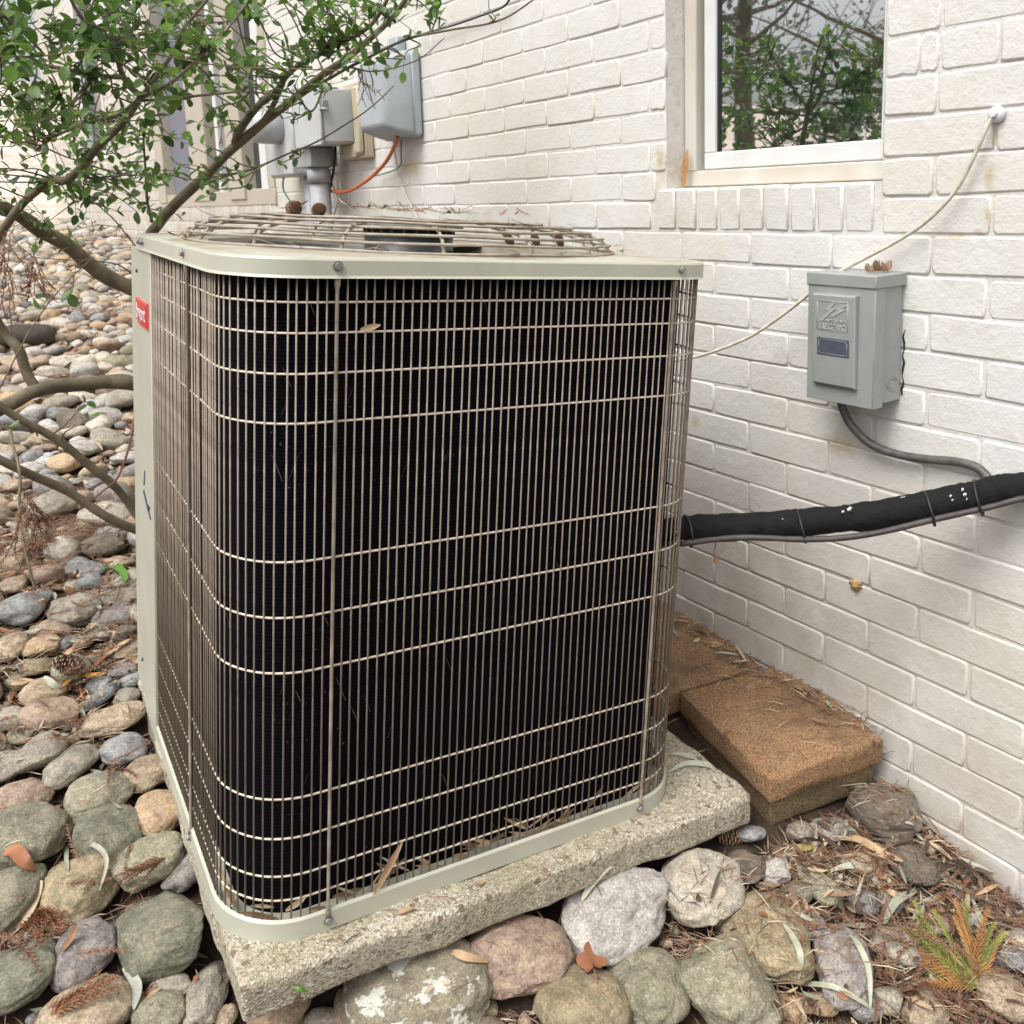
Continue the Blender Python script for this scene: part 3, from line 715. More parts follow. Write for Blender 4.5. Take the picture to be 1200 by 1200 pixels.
rough_slab(pad, -.402, .496, -.478, .45, LZ(-.982), LZ(-.9235), UB, 3, .012, .0034, .009)
PADV, PADF = list(pad.v), list(pad.f)
tag(pad.build('concrete_pad', M['concrete']), 'rough cream exposed aggregate concrete slab under the cooling unit', 'concrete pad')

# ------------------------------------------------------------------ pavers between unit and wall
def quad_frame(a, b, c):          # a = front-left corner, b = toward wall, c = toward the back; returns matrix + lengths
    X = (b-a); Y = (c-a); lx, ly = X.length, Y.length; X.normalize(); Z = X.cross(Y).normalized(); Y = Z.cross(X)
    return Matrix(((X.x, Y.x, Z.x, a.x), (X.y, Y.y, Z.y, a.y), (X.z, Y.z, Z.z, a.z), (0, 0, 0, 1))), lx, ly
zp = -.955
pa = atz(903, 913, zp-.004); pb_ = atz(1037, 866, zp); pc = atz(779, 818, zp+.01)
Q1, lx1, ly1 = quad_frame(pa, pb_, pc)
COLL_V, COLL_F = [], []
def add_coll(v, f):
    b = len(COLL_V); COLL_V.extend(Vector(x) for x in v); COLL_F.extend(tuple(b+i for i in q) for q in f)
def paver(Q, x0, x1, y0, y1, z0, z1, m, seed, label):
    t = MB(); rough_slab(t, x0, x1, y0, y1, z0, z1, Q, seed, .014, .0012, .0042); add_coll(t.v, t.f)
    return tag(t.build('paving_block', M[m]), label, 'paver', 'paving blocks stacked by the wall')
paver(Q1, 0, lx1, 0, ly1, -.052, 0, 'paver', 1, 'orange brown concrete paving block lying on top of the front stack by the wall')
paver(Q1, .012, lx1-.01, .012, ly1-.01, -.112, -.0535, 'paver3', 2, 'weathered grey brown block underneath the orange brown one')
Q2 = Q1@Matrix.Translation((-.035, ly1+.012, -.006))@Matrix.Rotation(R_(1.5), 4, 'Z')@Matrix.Rotation(R_(2), 4, 'X')
paver(Q2, -.02, lx1-.012, 0, .40, -.052, 0, 'paver2', 4, 'farther paving block partly covered in needles between unit and wall')
paver(Q2@Matrix.Rotation(R_(1), 4, 'X'), -.02, lx1-.03, .41, .80, -.052, 0, 'paver3', 9, 'farthest paving block hidden behind the cooling unit')

# ------------------------------------------------------------------ cables and lines
import bmesh
def blob(c, r, seed, sub=2, amp=.35, sq=(1, 1, 1), fr=1.6):
    bm = bmesh.new(); bmesh.ops.create_icosphere(bm, subdivisions=sub, radius=1)
    v = [tuple(Vector(c)+Vector((q.co.x*sq[0], q.co.y*sq[1], q.co.z*sq[2]))*r*(1+amp*noise.noise(q.co*fr+Vector((seed, 0, 0))))) for q in bm.verts]
    f = [tuple(w.index for w in q.verts) for q in bm.faces]; bm.free(); return v, f
def path_px(lst): return [atx(x, y, X) for x, y, X in lst]
lin_ = smooth_path([UB@Vector((.36, -.33, LZ(-.47)))]+path_px([(800, 619, -.385), (845, 618, -.33), (890, 616, -.285), (935, 613, -.24), (985, 608, -.20), (1035, 602, -.155), (1085, 593, -.115), (1130, 583, -.075), (1165, 575, -.05), (1200, 571, -.025)])+[Vector((.03, -1.03, -.40))], 16)
ins = empty('insulated_refrigerant_line', lin_[4], 'thick black foam insulated pipe running from the unit to the right wall', 'pipe')
m_ = MB(); rads = []
for i, p in enumerate(lin_): rads.append(.0235+.0018*noise.noise(p*14)-.004*max(0, 1-i/30))
m_.tube(lin_, rads, 32)
for vi_, v_ in enumerate(m_.v):
    c_0 = lin_[min(len(lin_)-1, vi_//32)]; v_ = Vector(v_); dv = (v_-c_0); m_.v[vi_] = tuple(c_0+dv*(1+.10*noise.noise(v_*38)+.08*noise.noise(Vector((v_.x*140, v_.y*140, v_.z*60)))))
m_.build('foam_sleeve', M['foam'], ins)
lo = smooth_path([UB@Vector((.36, -.33, LZ(-.49)))]+path_px([(800, 637, -.41), (830, 633, -.37), (865, 630, -.33), (900, 630.5, -.30), (935, 632, -.265), (980, 631, -.225), (1030, 624, -.18), (1085, 611, -.14), (1125, 602, -.10), (1165, 593, -.07), (1200, 584, -.045)])+[Vector((.03, -1.04, -.41))], 5)
m_ = MB(); m_.tube(lo, [.0052+.0005*noise.noise(p*40) for p in lo], 10); tag(m_.build('control_cable', M['brown_cable']), 'brown cable strapped underneath the black insulated pipe', 'cable')
M['fleck'] = simple('white_paint_fleck', (.85, .85, .83), .6, .05, 60)
for q_, (fx, fy, fr) in enumerate(((1114, 581, .0040), (1116, 586, .003), (1128, 574, .004), (1131, 580, .0048), (1133, 585, .003), (996, 597, .006), (988, 600, .004))):
    c_0 = min(lin_, key=lambda k: abs(to_px(k)[0]-fx)); pp = at(fx, fy, to_px(c_0)[2]-.0225); m_ = MB(); m_.add(*blob(pp, fr*.85, q_, 2, 1.1, (1, .3, .7), 2.4)); m_.build('paint_fleck', M['fleck'], ins)
for j, px in enumerate((937, 1089, 1146, 804)):
    i = min(range(len(lin_)), key=lambda k: abs(to_px(lin_[k])[0]-px)); a = lin_[i]; t = (lin_[i+1]-lin_[i-1]).normalized()
    b = min(lo, key=lambda q: abs((q-a).dot(t))); cvec = (b-a); cc_ = a+cvec*.18; dn = cvec.normalized(); sd_ = t.cross(dn)
    pts = []
    for q in range(25):
        an = 2*math.pi*q/24; pts.append(cc_+dn*(.0285*math.cos(an)+(.003 if math.cos(an) > 0 else 0))+sd_*(.0248*math.sin(an)))
    m_ = MB(); m_.tube(pts, .0023, 6, cap=False)
    hd = cc_-dn*.025+t*.001; m_.box(tuple(hd), (.003, .003, .0025)); m_.build('cable_tie', M['dark'], ins)
wh = smooth_path([atx(985, 468, -.045), atx(989, 482, -.045), atx(999, 500, -.04), atx(1020, 520, -.03), atx(1050, 532, -.02), atx(1085, 538, -.016), atx(1120, 541, -.014), atx(1143, 547, -.014), atx(1155, 557, -.014), atx(1160, 566, -.02)], 5)
m_ = MB(); m_.tube(wh, .0078, 12); tag(m_.build('flexible_conduit', M['whip']), 'curved dark conduit hanging from the grey disconnect box', 'cable')
wc = smooth_path([atx(1168, 134, .0), atx(1163, 138, -.012), atx(1157, 148, -.016), atx(1140, 186, -.02), atx(1118, 226, -.022), atx(1085, 260, -.024), atx(1052, 282, -.026), atx(1015, 302, -.03), atx(985, 318, -.034), atx(955, 339, -.04), atx(925, 363, -.05), atx(885, 391, -.07), atx(850, 407, -.09), atx(812, 419, -.12), atx(770, 426, -.17), atx(730, 440, -.25)], 5)
m_ = MB(); m_.tube(wc, .0035, 10); tag(m_.build('white_cable', M['white_cable']), 'dirty white cable sagging from wall bushing down behind the unit', 'cable')
gp = atx(1171, 134, 0); bush = empty('wall_bushing', gp, 'round white cable bushing on the upper right of the brick wall', 'bushing')
m_ = MB(); m_.tube([(-.005, gp.y, gp.z), (-.009, gp.y, gp.z), (-.013, gp.y, gp.z), (-.0135, gp.y, gp.z)], [.0135, .0135, .009, .004], 24); m_.build('flange', M['white_pl'], bush)
m_ = MB(); m_.tube([(-.012, gp.y, gp.z), (-.02, gp.y, gp.z)], [.0055, .0045], 14); m_.build('nozzle', M['white_pl'], bush)

# ------------------------------------------------------------------ disconnect box
dy0, dy1, dz0, dz1, dd = -.765, -.628, -.296, -.072, .078
db = empty('disconnect_box', (0, (dy0+dy1)/2, dz0), 'grey electrical disconnect box with embossed ELECTRIC lettering on the brick wall', 'electrical box')
m_ = MB(); m_.box((-dd/2-.006, (dy0+dy1)/2, (dz0+dz1)/2), (dd/2, (dy1-dy0)/2, (dz1-dz0)/2), bev=.002); m_.build('enclosure', M['boxgrey'], db)
m_ = MB(); m_.box((-dd-.0085, (dy0+dy1)/2+.0, (dz0+dz1)/2-.003), (.0022, (dy1-dy0)/2+.0015, (dz1-dz0)/2+.002), bev=.001)
m_.box((-dd+.004, dy0-.0016, (dz0+dz1)/2-.003), (.0135, .0012, (dz1-dz0)/2+.002), bev=.0005); m_.box((-dd+.004, dy1+.0016, (dz0+dz1)/2-.003), (.0135, .0012, (dz1-dz0)/2+.002), bev=.0005)
cover = m_.build('front_cover', M['boxgrey'], db)
m_ = MB(); m_.box((-dd/2-.009, (dy0+dy1)/2, dz1-.0045), (dd/2+.0045, (dy1-dy0)/2+.005, .0115), bev=.0018); m_.build('rain_hood', M['boxgrey'], db)
def face(y, z, x): return Matrix(((0, 0, -1, x), (-1, 0, 0, y), (0, 1, 0, z), (0, 0, 0, 1)))
fc = Vector((0, (dy0+dy1)/2+.006, (dz0+dz1)/2-.001))
m_ = MB()   # raised wedge door, thicker at its top
xb = -dd-.0107; w2, h2 = .0455, .0835
vs = []
for (s_y, s_z, x, ins_) in [(a, b, xx, i_) for xx, i_ in ((xb, 0), (None, 0), (None, .003)) for a, b in ((-1, -1), (1, -1), (1, 1), (-1, 1))]:
    th = .013 if s_z > 0 else .009
    xx = x if x is not None else (xb-th+.002 if ins_ == 0 else xb-th)
    vs.append((xx, fc.y-s_y*(w2-ins_), fc.z+s_z*(h2-ins_)))
fs = [(r*4+i, (r+1)*4+i, (r+1)*4+(i+1) % 4, r*4+(i+1) % 4)[::-1] for r in (0, 1) for i in range(4)]+[(8, 9, 10, 11)]
m_.add(vs, fs, 0, False); door = m_.build('switch_door', M['boxgrey'], db)
tl = math.atan2(.004, 2*h2)
def df(u, v, lift=0.0): # on the sloping door face; u right, v up in metres from the door centre
    return WM[db.name].inverted()@face(fc.y, fc.z, xb-.011)@Matrix.Rotation(tl, 4, 'X')@Matrix.Translation((u, v, lift))
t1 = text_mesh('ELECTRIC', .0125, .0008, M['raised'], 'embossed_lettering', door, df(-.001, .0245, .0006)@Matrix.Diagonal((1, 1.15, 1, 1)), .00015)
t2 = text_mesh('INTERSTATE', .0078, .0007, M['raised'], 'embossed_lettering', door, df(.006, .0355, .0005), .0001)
m_ = MB()
for pts in ([(-.001, .069), (-.017, .055), (-.008, .055), (-.030, .034), (-.022, .034), (.004, .0585), (-.006, .0585), (.006, .069)], [(.029, .068), (.003, .0575), (.012, .0565), (-.008, .0435), (.0, .0435), (.027, .0585), (.016, .060), (.029, .065)]):
    q = MB(); prism(q, pts, 0, .0011, df(0, 0)); m_.add(q.v, q.f, 0, False)
for a, b in (((-.034, .071), (.031, .071)), ((.031, .071), (.031, .018)), ((.031, .018), (-.034, .018)), ((-.034, .018), (-.034, .071))):
    m_.tube([df(*a)@Vector((0, 0, .0002)), df(*b)@Vector((0, 0, .0002))], .0007, 5)
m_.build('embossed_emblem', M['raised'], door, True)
m_ = MB(); prism(m_, [(-.034, -.022), (.034, -.022), (.034, .010), (-.034, .010)], 0, .0006, df(0, -.006)); lb = m_.build('label_plate', M['label'], door, True)
m_ = MB()
pl = [(-.030, -.016), (-.027, -.019), (.027, -.019), (.030, -.016), (.030, .004), (.027, .007), (-.027, .007), (-.030, .004)]
for a, b in zip(pl, pl[1:]+pl[:1]): m_.tube([df(a[0], a[1]-.006)@Vector((0, 0, .0007)), df(b[0], b[1]-.006)@Vector((0, 0, .0007))], .0005, 4)
m_.build('label_border', M['labelrim'], door, True)
m_ = MB(); ky, kz = -.032, dz0+.035
for r in (.014, .009): m_.tube([(ky+r*math.cos(a), dy0-.0004, kz+r*math.sin(a)) for a in [2*math.pi*i/24 for i in range(25)]], .0006, 4, cap=False)
m_.build('knockout', M['boxgrey'], db)
m_ = MB(); m_.tube([(-.002, dy0-.002+.002*math.sin(q*2.3), dz0+.008+q*.012) for q in range(11)], [.0016+.0008*math.sin(q*1.7) for q in range(11)], 6); m_.build('dark_gap_bead', M['dark'], db)  # dark bead along the gap between box and wall
m_ = MB(); m_.box((-.045, -.668, dz0-.004), (.012, .012, .004), bev=.001); m_.build('conduit_fitting', M['dark'], db)

# ------------------------------------------------------------------ utility boxes on the wall behind
def rbox(x0, x1, y0, y1, z0, z1, bev): 
    m = MB(); m.box(((x0+x1)/2, (y0+y1)/2, (z0+z1)/2), ((x1-x0)/2, (y1-y0)/2, (z1-z0)/2), bev=bev); return m
t = empty('utility_box', (-.06, 1.1, .29), 'rounded grey plastic utility box right of the cream terminal box', 'utility box')
rbox(-.045, -.002, .985, 1.225, .292, .570, .012).build('back_shell', M['telgrey'], t)
m_ = MB(); o_ = []
for (x, ins_) in ((-.040, .004), (-.052, .004), (-.115, .022), (-.132, .030), (-.138, .045)):
    o_.append((x, ins_))
vs = []
for x, ins_ in o_:
    for (cy, cz, a0) in ((1.225-.02, .570-.02, 0), (.985+.02, .570-.02, 90), (.985+.02, .292+.02, 180), (1.225-.02, .292+.02, 270)):
        for i in range(5):
            a = R_(a0+90*i/4); r = .02
            yy = cy+r*math.cos(a); zz = cz+r*math.sin(a); k_ = 1-ins_/.13
            vs.append((x, 1.105+(yy-1.105)*k_, .431+(zz-.431)*k_))
fs = [(r*20+i, r*20+(i+1) % 20, (r+1)*20+(i+1) % 20, (r+1)*20+i) for r in range(4) for i in range(20)]+[tuple(80+i for i in range(20))]
m_.add(vs, fs, 0, True); m_.sm[-1] = False; m_.build('front_cover', M['telgrey'], t)
rbox(-.04, -.004, 1.08, 1.14, .565, .625, .006).build('conduit_hub', M['telgrey'], t)
t = empty('terminal_box', (-.03, 1.5, .24), 'yellowed cream terminal box between the two grey boxes', 'terminal box')
rbox(-.035, -.003, 1.37, 1.60, .245, .52, .006).build('back_plate', M['beige'], t)
rbox(-.055, -.036, 1.38, 1.435, .26, .50, .008).build('side_cover', M['beige'], t)
rbox(-.050, -.036, 1.44, 1.58, .25, .30, .004).build('entry_cover', M['beige'], t)
t = empty('breaker_panel', (-.08, 1.6, .3), 'pale grey metal panel with a latch above the pipe', 'electrical panel')
rbox(-.165, -.037, 1.45, 1.70, .30, .50, .010).build('cabinet', M['metergrey'], t)
rbox(-.175, -.166, 1.445, 1.705, .295, .505, .004).build('door', M['metergrey'], t)
m_ = MB(); m_.tube([(-.168, 1.448, .42), (-.168, 1.425, .42), (-.150, 1.42, .415)], .007, 8); m_.box((-.16, 1.43, .435), (.012, .008, .016), bev=.002); m_.build('latch', M['bolt'], t)
t = empty('electric_meter', (-.08, 2.1, .3), 'pale meter cabinet with round meter left of the grey panel', 'electric meter')
rbox(-.13, -.004, 1.86, 2.16, .20, .55, .012).build('meter_socket', M['metergrey'], t)
m_ = MB(); m_.tube([(-.131, 2.0, .40), (-.20, 2.0, .40), (-.245, 2.0, .40), (-.25, 2.0, .40)], [.068, .066, .06, .04], 28); m_.build('meter_glass', M['metergrey'], t)
t = empty('conduit_riser', (-.08, 1.72, -.3), 'fat grey conduit pipe below the grey panel', 'pipe')
pc_ = atx(374, 205, -.10)
m_ = MB(); m_.cyl((-.10, pc_.y, -.75), (0, 0, 1), .040, .975, 20); m_.build('pipe', M['conduit'], t)
m_ = MB(); m_.cyl((-.10, pc_.y, .165), (0, 0, 1), .046, .05, 20); m_.build('collar', M['conduit'], t)
rbox(-.15, -.04, pc_.y-.05, pc_.y+.10, .225, .298, .004).build('junction_box', M['boxgrey'], t)
m_ = MB(); m_.cyl((-.06, pc_.y+.22, -.75), (0, 0, 1), .018, .98, 12); tag(m_.build('thin_conduit', M['conduit']), 'thin grey conduit beside the fat pipe below the meter', 'pipe')
def cable(name, lst, r, mat_, label, X=-.06):
    p = smooth_path([atx(x, y, X if len(q) == 0 else q[0]) for x, y, *q in lst], 4); m = MB(); m.tube(p, r, 8); return tag(m.build(name, M[mat_]), label, 'cable')
cable('orange_cable', [(466, 160), (463, 170), (452, 190), (432, 210), (408, 224), (388, 224), (374, 222)], .0065, 'orange', 'orange cable looping from the rounded utility box to the fat pipe')
cable('black_cable', [(393, 172), (392, 190), (388, 215), (381, 240), (372, 262), (365, 290)], .0055, 'black_cable', 'black cable hanging below the grey panel')
cable('thin_cable', [(461, 164), (463, 180), (467, 205), (475, 228), (484, 246), (492, 262)], .003, 'white_cable', 'thin pale cable dangling below the rounded utility box', -.02)
cable('thin_cable', [(470, 164), (470, 180), (469, 194), (458, 201), (440, 206)], .0025, 'green_cable', 'thin green wire under the rounded utility box', -.02)
cable('green_wire', [(348, 185), (340, 192), (333, 206), (332, 222), (340, 236), (347, 248), (346, 262)], .004, 'green_cable', 'green wire curling down under the meter', -.10)
cable('tan_cable', [(380, 178), (384, 200), (392, 222), (400, 236), (408, 240)], .003, 'beige', 'tan cable between the fat pipe and the black cable', -.05)
cable('tan_cable', [(384, 178), (386, 195), (396, 208), (399, 225), (392, 250), (391, 262)], .003, 'beige', 'second tan cable knotted beside the black cable', -.05)
cable('wall_tie_wire', [(600, -6, -.02), (590, 8, -.02), (565, 18, -.02), (530, 30, -.02), (480, 44, -.03)], .003, 'black_cable', 'thin dark wire running along the upper wall')
# dried foam blob on the wall, hole above the disconnect box
p = atx(1003, 685, -.003); m_ = MB()
m_.add(*blob(p, .012, 3, 3, .9, (.5, 1.1, .8), 2.2)); M['foamblob'] = simple('yellowed_filler', (.80, .68, .50), .8, .2, 80, .8, .003, col2=(.62, .46, .28)); tag(m_.build('filler_blob', M['foamblob']), 'yellowish dab of old filler on the wall below the black pipe', 'filler')

# ------------------------------------------------------------------ river stones
def stone_mesh(seed, sub=3, cuts=1, amp=.16, power=2.3):
    rnd = random.Random(seed); bm = bmesh.new(); bmesh.ops.create_icosphere(bm, subdivisions=sub, radius=1)
    pl = []
    for _ in range(cuts):
        n_ = Vector((rnd.gauss(0, 1), rnd.gauss(0, 1), rnd.gauss(0, .7)+.2)).normalized(); pl.append((n_, rnd.uniform(.58, .82)))
    off = Vector((seed*3.1, seed*1.7, 0)); vs = []
    for v in bm.verts:
        p = v.co.copy(); l = (abs(p.x)**power+abs(p.y)**power+abs(p.z)**power)**(1/power); p = p/l
        p *= 1+amp*noise.noise(p*.9+off)*1.9+amp*.35*noise.noise(p*2.6+off)
        for n_, d in pl:
            e = p.dot(n_)-d
            if e > 0: p -= n_*e*.78
        q_ = p.copy(); p *= 1+.035*noise.noise(q_*4+off)
        if sub > 3: p *= 1+.020*noise.noise(q_*9+off)+.010*noise.noise(q_*22+off)-.035*max(0, .06-abs(noise.noise(q_*1.7+off*2)))/.06*(.5 if seed % 3 else 1)
        if p.z < 0: p.z *= .8
        vs.append(tuple(p))
    fs = [tuple(w.index for w in q.verts) for q in bm.faces]; bm.free()
    m = MB(); m.add(vs, fs); return m
STONE_TOP = []
def place_stone(px, py, L, Sh, ang, key, label, k, ang_cuts=None, thick=.62, sink=.30, group=None):
    """L, Sh: long and short extents in photo pixels; ang: counter-clockwise tilt in the photo"""
    p, d = ground_hit(px, py, .018)
    a = L/2*d/FPX; elev = math.atan2(CAM.z-p.z, (Vector((p.x, p.y))-Vector((CAM.x, CAM.y))).length)
    # half extents: a along ground, b across; the vertical half extent is tied to the smaller one
    def solve(h):
        return h/math.sqrt(math.sin(elev)**2+(thick*math.cos(elev))**2)
    hL, hS = a, Sh/2*d/FPX
    t = abs(math.sin(R_(ang)))
    b = lerp(solve(hS), hS, t); aa = lerp(hL, solve(hL), t*.8)
    c = min(aa, b)*thick
    gd = Vector((fwd.x, fwd.y, 0)).normalized(); gr = Vector((rgt.x, rgt.y, 0)).normalized()
    yaw = math.atan2(math.sin(R_(ang))/max(.35, math.sin(elev)), math.cos(R_(ang)))
    xd = gr*math.cos(yaw)+gd*math.sin(yaw)
    z0 = g(p.x, p.y)
    r3 = random.Random(k*13+5)
    cz = max(p.z-.4*c, z0+c*(1-2*sink)+.004)
    cen = CAM+ray(px, py)*d; cen.z = cz; cen += Vector((0, 0, .004))
    # keep the centre on the pixel ray
    rr = ray(px, py); cen = CAM+rr*((cz+.15*c-CAM.z)/rr.z)
    cuts = ang_cuts if ang_cuts is not None else r3.choice([0, 0, 1, 1, 2])
    me = stone_mesh(k+40, 5 if L > 60 else 4, cuts, .15 if cuts < 4 else .10, 2.25 if cuts < 4 else 2.6)
    Rm = Matrix.Rotation(math.atan2(xd.y, xd.x), 4, 'Z')@Euler((r3.uniform(-.12, .12), r3.uniform(-.12, .12), 0)).to_matrix().to_4x4()@Matrix.Diagonal((aa, b, c, 1))
    name = 'river_stone'
    m_ = me.mesh(name, [SM[key]])
    o = bpy.data.objects.new(name, m_); reg(o, None); o.matrix_world = Matrix.Translation(cen)@Rm
    tag(o, label, 'stone', group or 'river stones around the concrete pad'); WM[o.name] = o.matrix_world.copy()
    add_coll([o.matrix_world@v.co for v in m_.vertices], [tuple(p_.vertices) for p_ in m_.polygons])
    STONE_TOP.append((cen.x, cen.y, (aa+b)/2)); return o
ST = [
 (47,884,58,52,0,'grey','round speckled grey stone between a cut off edge stone and an upright oval'),
 (85,897,60,46,55,'grey','upright oval grey stone right of a round speckled one, below the pinkish slab'),
 (6,900,44,42,0,'grey','pale grey stone cut by the left photo edge beside the round speckled stone'),
 (24,935,72,48,20,'pink','pinkish tan slanting stone at the left edge above the large grey green boulder'),
 (35,980,90,72,8,'green','large flat grey green boulder at the left edge'),
 (146,880,54,40,-10,'slate','blue grey stone just below the long tan stone near the post foot'),
 (116,934,70,58,35,'green','olive tinted stone left of the two tan stones beside the base'),
 (173,908,52,48,50,'tan','egg shaped tan stone touching the left base edge'),
 (186,955,70,50,-4,'orange','smooth orange tan oval stone beside the base pan'),
 (130,980,88,72,-28,'dgreen','angular grey green stone in the middle of the left bed'),
 (172,1014,84,64,35,'green','yellow green oval stone above the large square green one'),
 (218,1021,60,44,78,'purple','small purple grey egg shaped stone against the pad corner'),
 (92,1042,90,78,0,'yellow','yellow brown rounded stone under a curled grey leaf'),
 (4,1055,76,70,80,'green','grey green stone cut by the left edge under pale dry leaves'),
 (97,1117,72,68,0,'purple','round speckled purple grey stone ringed by rusty needles'),
 (187,1100,114,108,15,'dgreen','large blocky dark green stone with cracks left of the pad corner'),
 (18,1142,92,78,25,'dgreen','flat dark green slab in the bottom left corner'),
 (106,1188,110,70,12,'tan','big tan stone at the bottom edge left of the white leaf'),
 (241,1165,84,50,102,'grey','tall grey stone leaning on the pad corner at the bottom'),
 (188,1187,62,48,0,'green','mossy green stone at the bottom edge right of the white leaf'),
 (198,1157,50,26,8,'grey','narrow grey stone wedged under the blocky green stone'),
 (128,845,82,36,7,'tan','long flat tan stone beside the foot of the corner post'),
 (57,835,60,40,15,'pink','pinkish tan stone left of the long flat tan stone'),
 (51,812,48,38,25,'tan','smooth tan stone above the pinkish one under a dry leaf'),
 (11,843,38,34,10,'grey','grey stone at the left edge below the tan stone'),
 (115,818,50,22,38,'slate','slanting blue grey stone between the yellow leaf and the long tan stone'),
 (87,716,62,36,-8,'grey','smooth flat grey stone right of the dark rock on the left'),
 (24,715,54,38,5,'slate','dark wet looking rock at the left edge'),
 (11,760,38,36,0,'tan','rounded tan grey stone at the left edge beside the orange oval one'),
 (47,758,43,24,5,'orange','orange tan oval pebble above the pine cone'),
 (63,738,38,24,-5,'tan','pointed tan stone right above the orange oval pebble'),
 (44,781,32,22,0,'yellow','pale yellowish stone left of the pine cone'),
 (115,741,36,19,-8,'grey','mottled grey stone above the dry needles'),
 (144,741,28,20,20,'brown','brown egg shaped pebble next to the post'),
 (150,763,42,21,8,'tan','flat tan stone partly hidden by the corner post'),
 (143,786,32,20,10,'purple','speckled grey pebble right of the rusty twig'),
 (78,753,20,14,0,'slate','small blue grey pebble above the pine cone'),
 (97,752,22,17,0,'tan','tan pebble under brown needles right of the blue grey pebble'),
 (157,796,32,18,20,'slate','grey wedge shaped stone against the post'),
 (148,817,30,20,0,'grey','dull grey stone just above the long flat tan stone'),
 (115,771,21,14,10,'yellow','small olive pebble right of the pine cone'),
 (105,681,34,22,5,'slate','slate stone left of the fresh green leaf'),
 (85,687,22,16,0,'grey','small rounded grey stone above the smooth flat grey one'),
 (86,700,24,12,0,'grey','little pale stone resting on the smooth flat grey one'),
 (137,661,36,20,5,'tan','tan brown stone above the green leaf'),
 (18,686,30,20,0,'tan','tan flat stone below the rust coloured needle mat'),
 (60,594,52,40,-5,'grey','large dull grey stone under the low crossing branches'),
 (123,640,54,34,-5,'brown','dark brown green stone in shade by the post'),
 (96,525,44,20,-5,'white','pale flat stone beside the crossing branches'),
 (117,498,33,23,0,'cream','cream rounded stone in the upper bed below the thick branch'),
 (84,508,31,17,8,'cream','triangular pale stone below the thick branch'),
 (53,526,29,13,5,'pink','flat pink stone left of the pale flat stone'),
 (80,543,40,26,-5,'orange','yellow sandstone block under the slanting branch'),
 (110,568,21,16,0,'slate','blue grey pebble striped white beside the red twig'),
 (152,537,36,18,15,'white','whitish stone next to the post below the red twig'),
 (140,470,44,26,5,'cream','big cream boulder beside the post just under the thick branch'),
 (487,1166,182,112,-3,'lichen','big grey stone with white lichen blotches below the pad'),
 (328,1182,58,72,80,'orange','brown tan stone pressed against the front pad corner'),
 (376,1196,46,26,0,'grey','small grey stone at the bottom edge right of the brown tan one'),
 (404,1184,64,26,100,'pink','narrow pinkish stone standing left of the lichen stone'),
 (603,1116,122,92,18,'pink','pinkish brown furrowed stone between the lichen stone and the pale granite one'),
 (717,1070,130,96,28,'white','large pale granite stone in front of the pad'),
 (684,1182,112,86,0,'yellow','mossy yellow brown stone at the bottom under the red oak leaf'),
 (758,1158,92,88,10,'green','round tan and green stone right of the mossy yellow one'),
 (822,1037,104,92,65,'cream','big cream stone with a dark crack at the pad corner'),
 (875,1016,46,42,-35,'brown','dark brown egg shaped stone right of the big cream one'),
 (908,1018,40,36,0,'white','black and white speckled stone beside the dark brown egg'),
 (897,1097,122,82,-55,'yellow','long olive brown stone leaning diagonally in the right bed'),
 (850,1150,124,108,-38,'green','large smooth grey green stone at the bottom centre right'),
 (985,1132,86,72,65,'purple','angular purple grey stone framed by long leaves'),
 (918,1062,46,30,-48,'orange','orange tan oblong stone above the olive brown one'),
 (950,1083,40,32,-55,'purple','small faceted grey stone touching the orange tan oblong one'),
 (958,1034,64,34,-55,'green','long grey green stone with a pale line in the right bed'),
 (925,1181,44,32,-10,'orange','speckled tan pebble at the bottom edge right of the large green stone'),
 (960,1175,46,26,0,'orange','smooth orange tan pebble under the long pale leaf'),
 (1013,1057,36,30,5,'slate','grey slate pebble beneath the brown oak leaf'),
 (1043,1056,32,24,0,'slate','dark slate pebble right of the oak leaf'),
 (935,1045,34,26,-35,'grey','grey stone under the long grey green one'),
 (880,977,32,20,0,'slate','dark slate pebble in the nook beside the paving block'),
 (1033,948,88,64,-8,'brown','big angular dark brown rock against the wall and the paving blocks'),
 (1070,1014,52,42,-50,'brown','brown rounded rock beside the wall below the big angular one'),
 (1055,990,30,26,0,'brown','small brown stone tucked under the big angular rock'),
 (938,976,28,26,30,'grey','pointed grey stone in front of the lower paving block'),
 (974,972,46,26,5,'purple','flat purple grey stone in front of the lower paving block'),
 (1180,1165,64,52,0,'tan','tan stone at the bottom right corner'),
 (1098,1083,36,26,10,'pink','pinkish quartz stone half buried by the conifer sprig'),
 (1133,1080,30,22,0,'white','sparkling pale pebble close to the wall'),
 (1185,1125,36,26,0,'slate','grey blue stone at the right edge in the litter'),
 (1040,1170,46,34,0,'grey','dull stone under dry leaves at the bottom right'),
 (1010,1180,40,30,10,'slate','slate stone under the long pale leaf at the bottom'),
 (1048,1108,56,42,-30,'grey','mottled grey cobble in the litter right of the angular purple grey stone'),
 (1082,1186,62,44,10,'tan','tan cobble at the bottom edge below the rusty conifer spray'),
 (1005,1012,34,24,0,'tan','little tan stone under the tan blade shaped leaf'),
 (222,1078,34,28,40,'grey','small grey pebble filling the gap left of the pad corner'),
 (262,1192,30,26,60,'tan','small tan pebble in the gap under the pad corner'),
 (540,1100,40,26,30,'grey','small grey stone behind the lichen stone against the pad'),
 (800,985,44,26,30,'tan','flat tan stone tucked against the pad front'),
 (640,1048,38,24,25,'slate','small slate stone in the nook between pad and pale granite stone'),
]
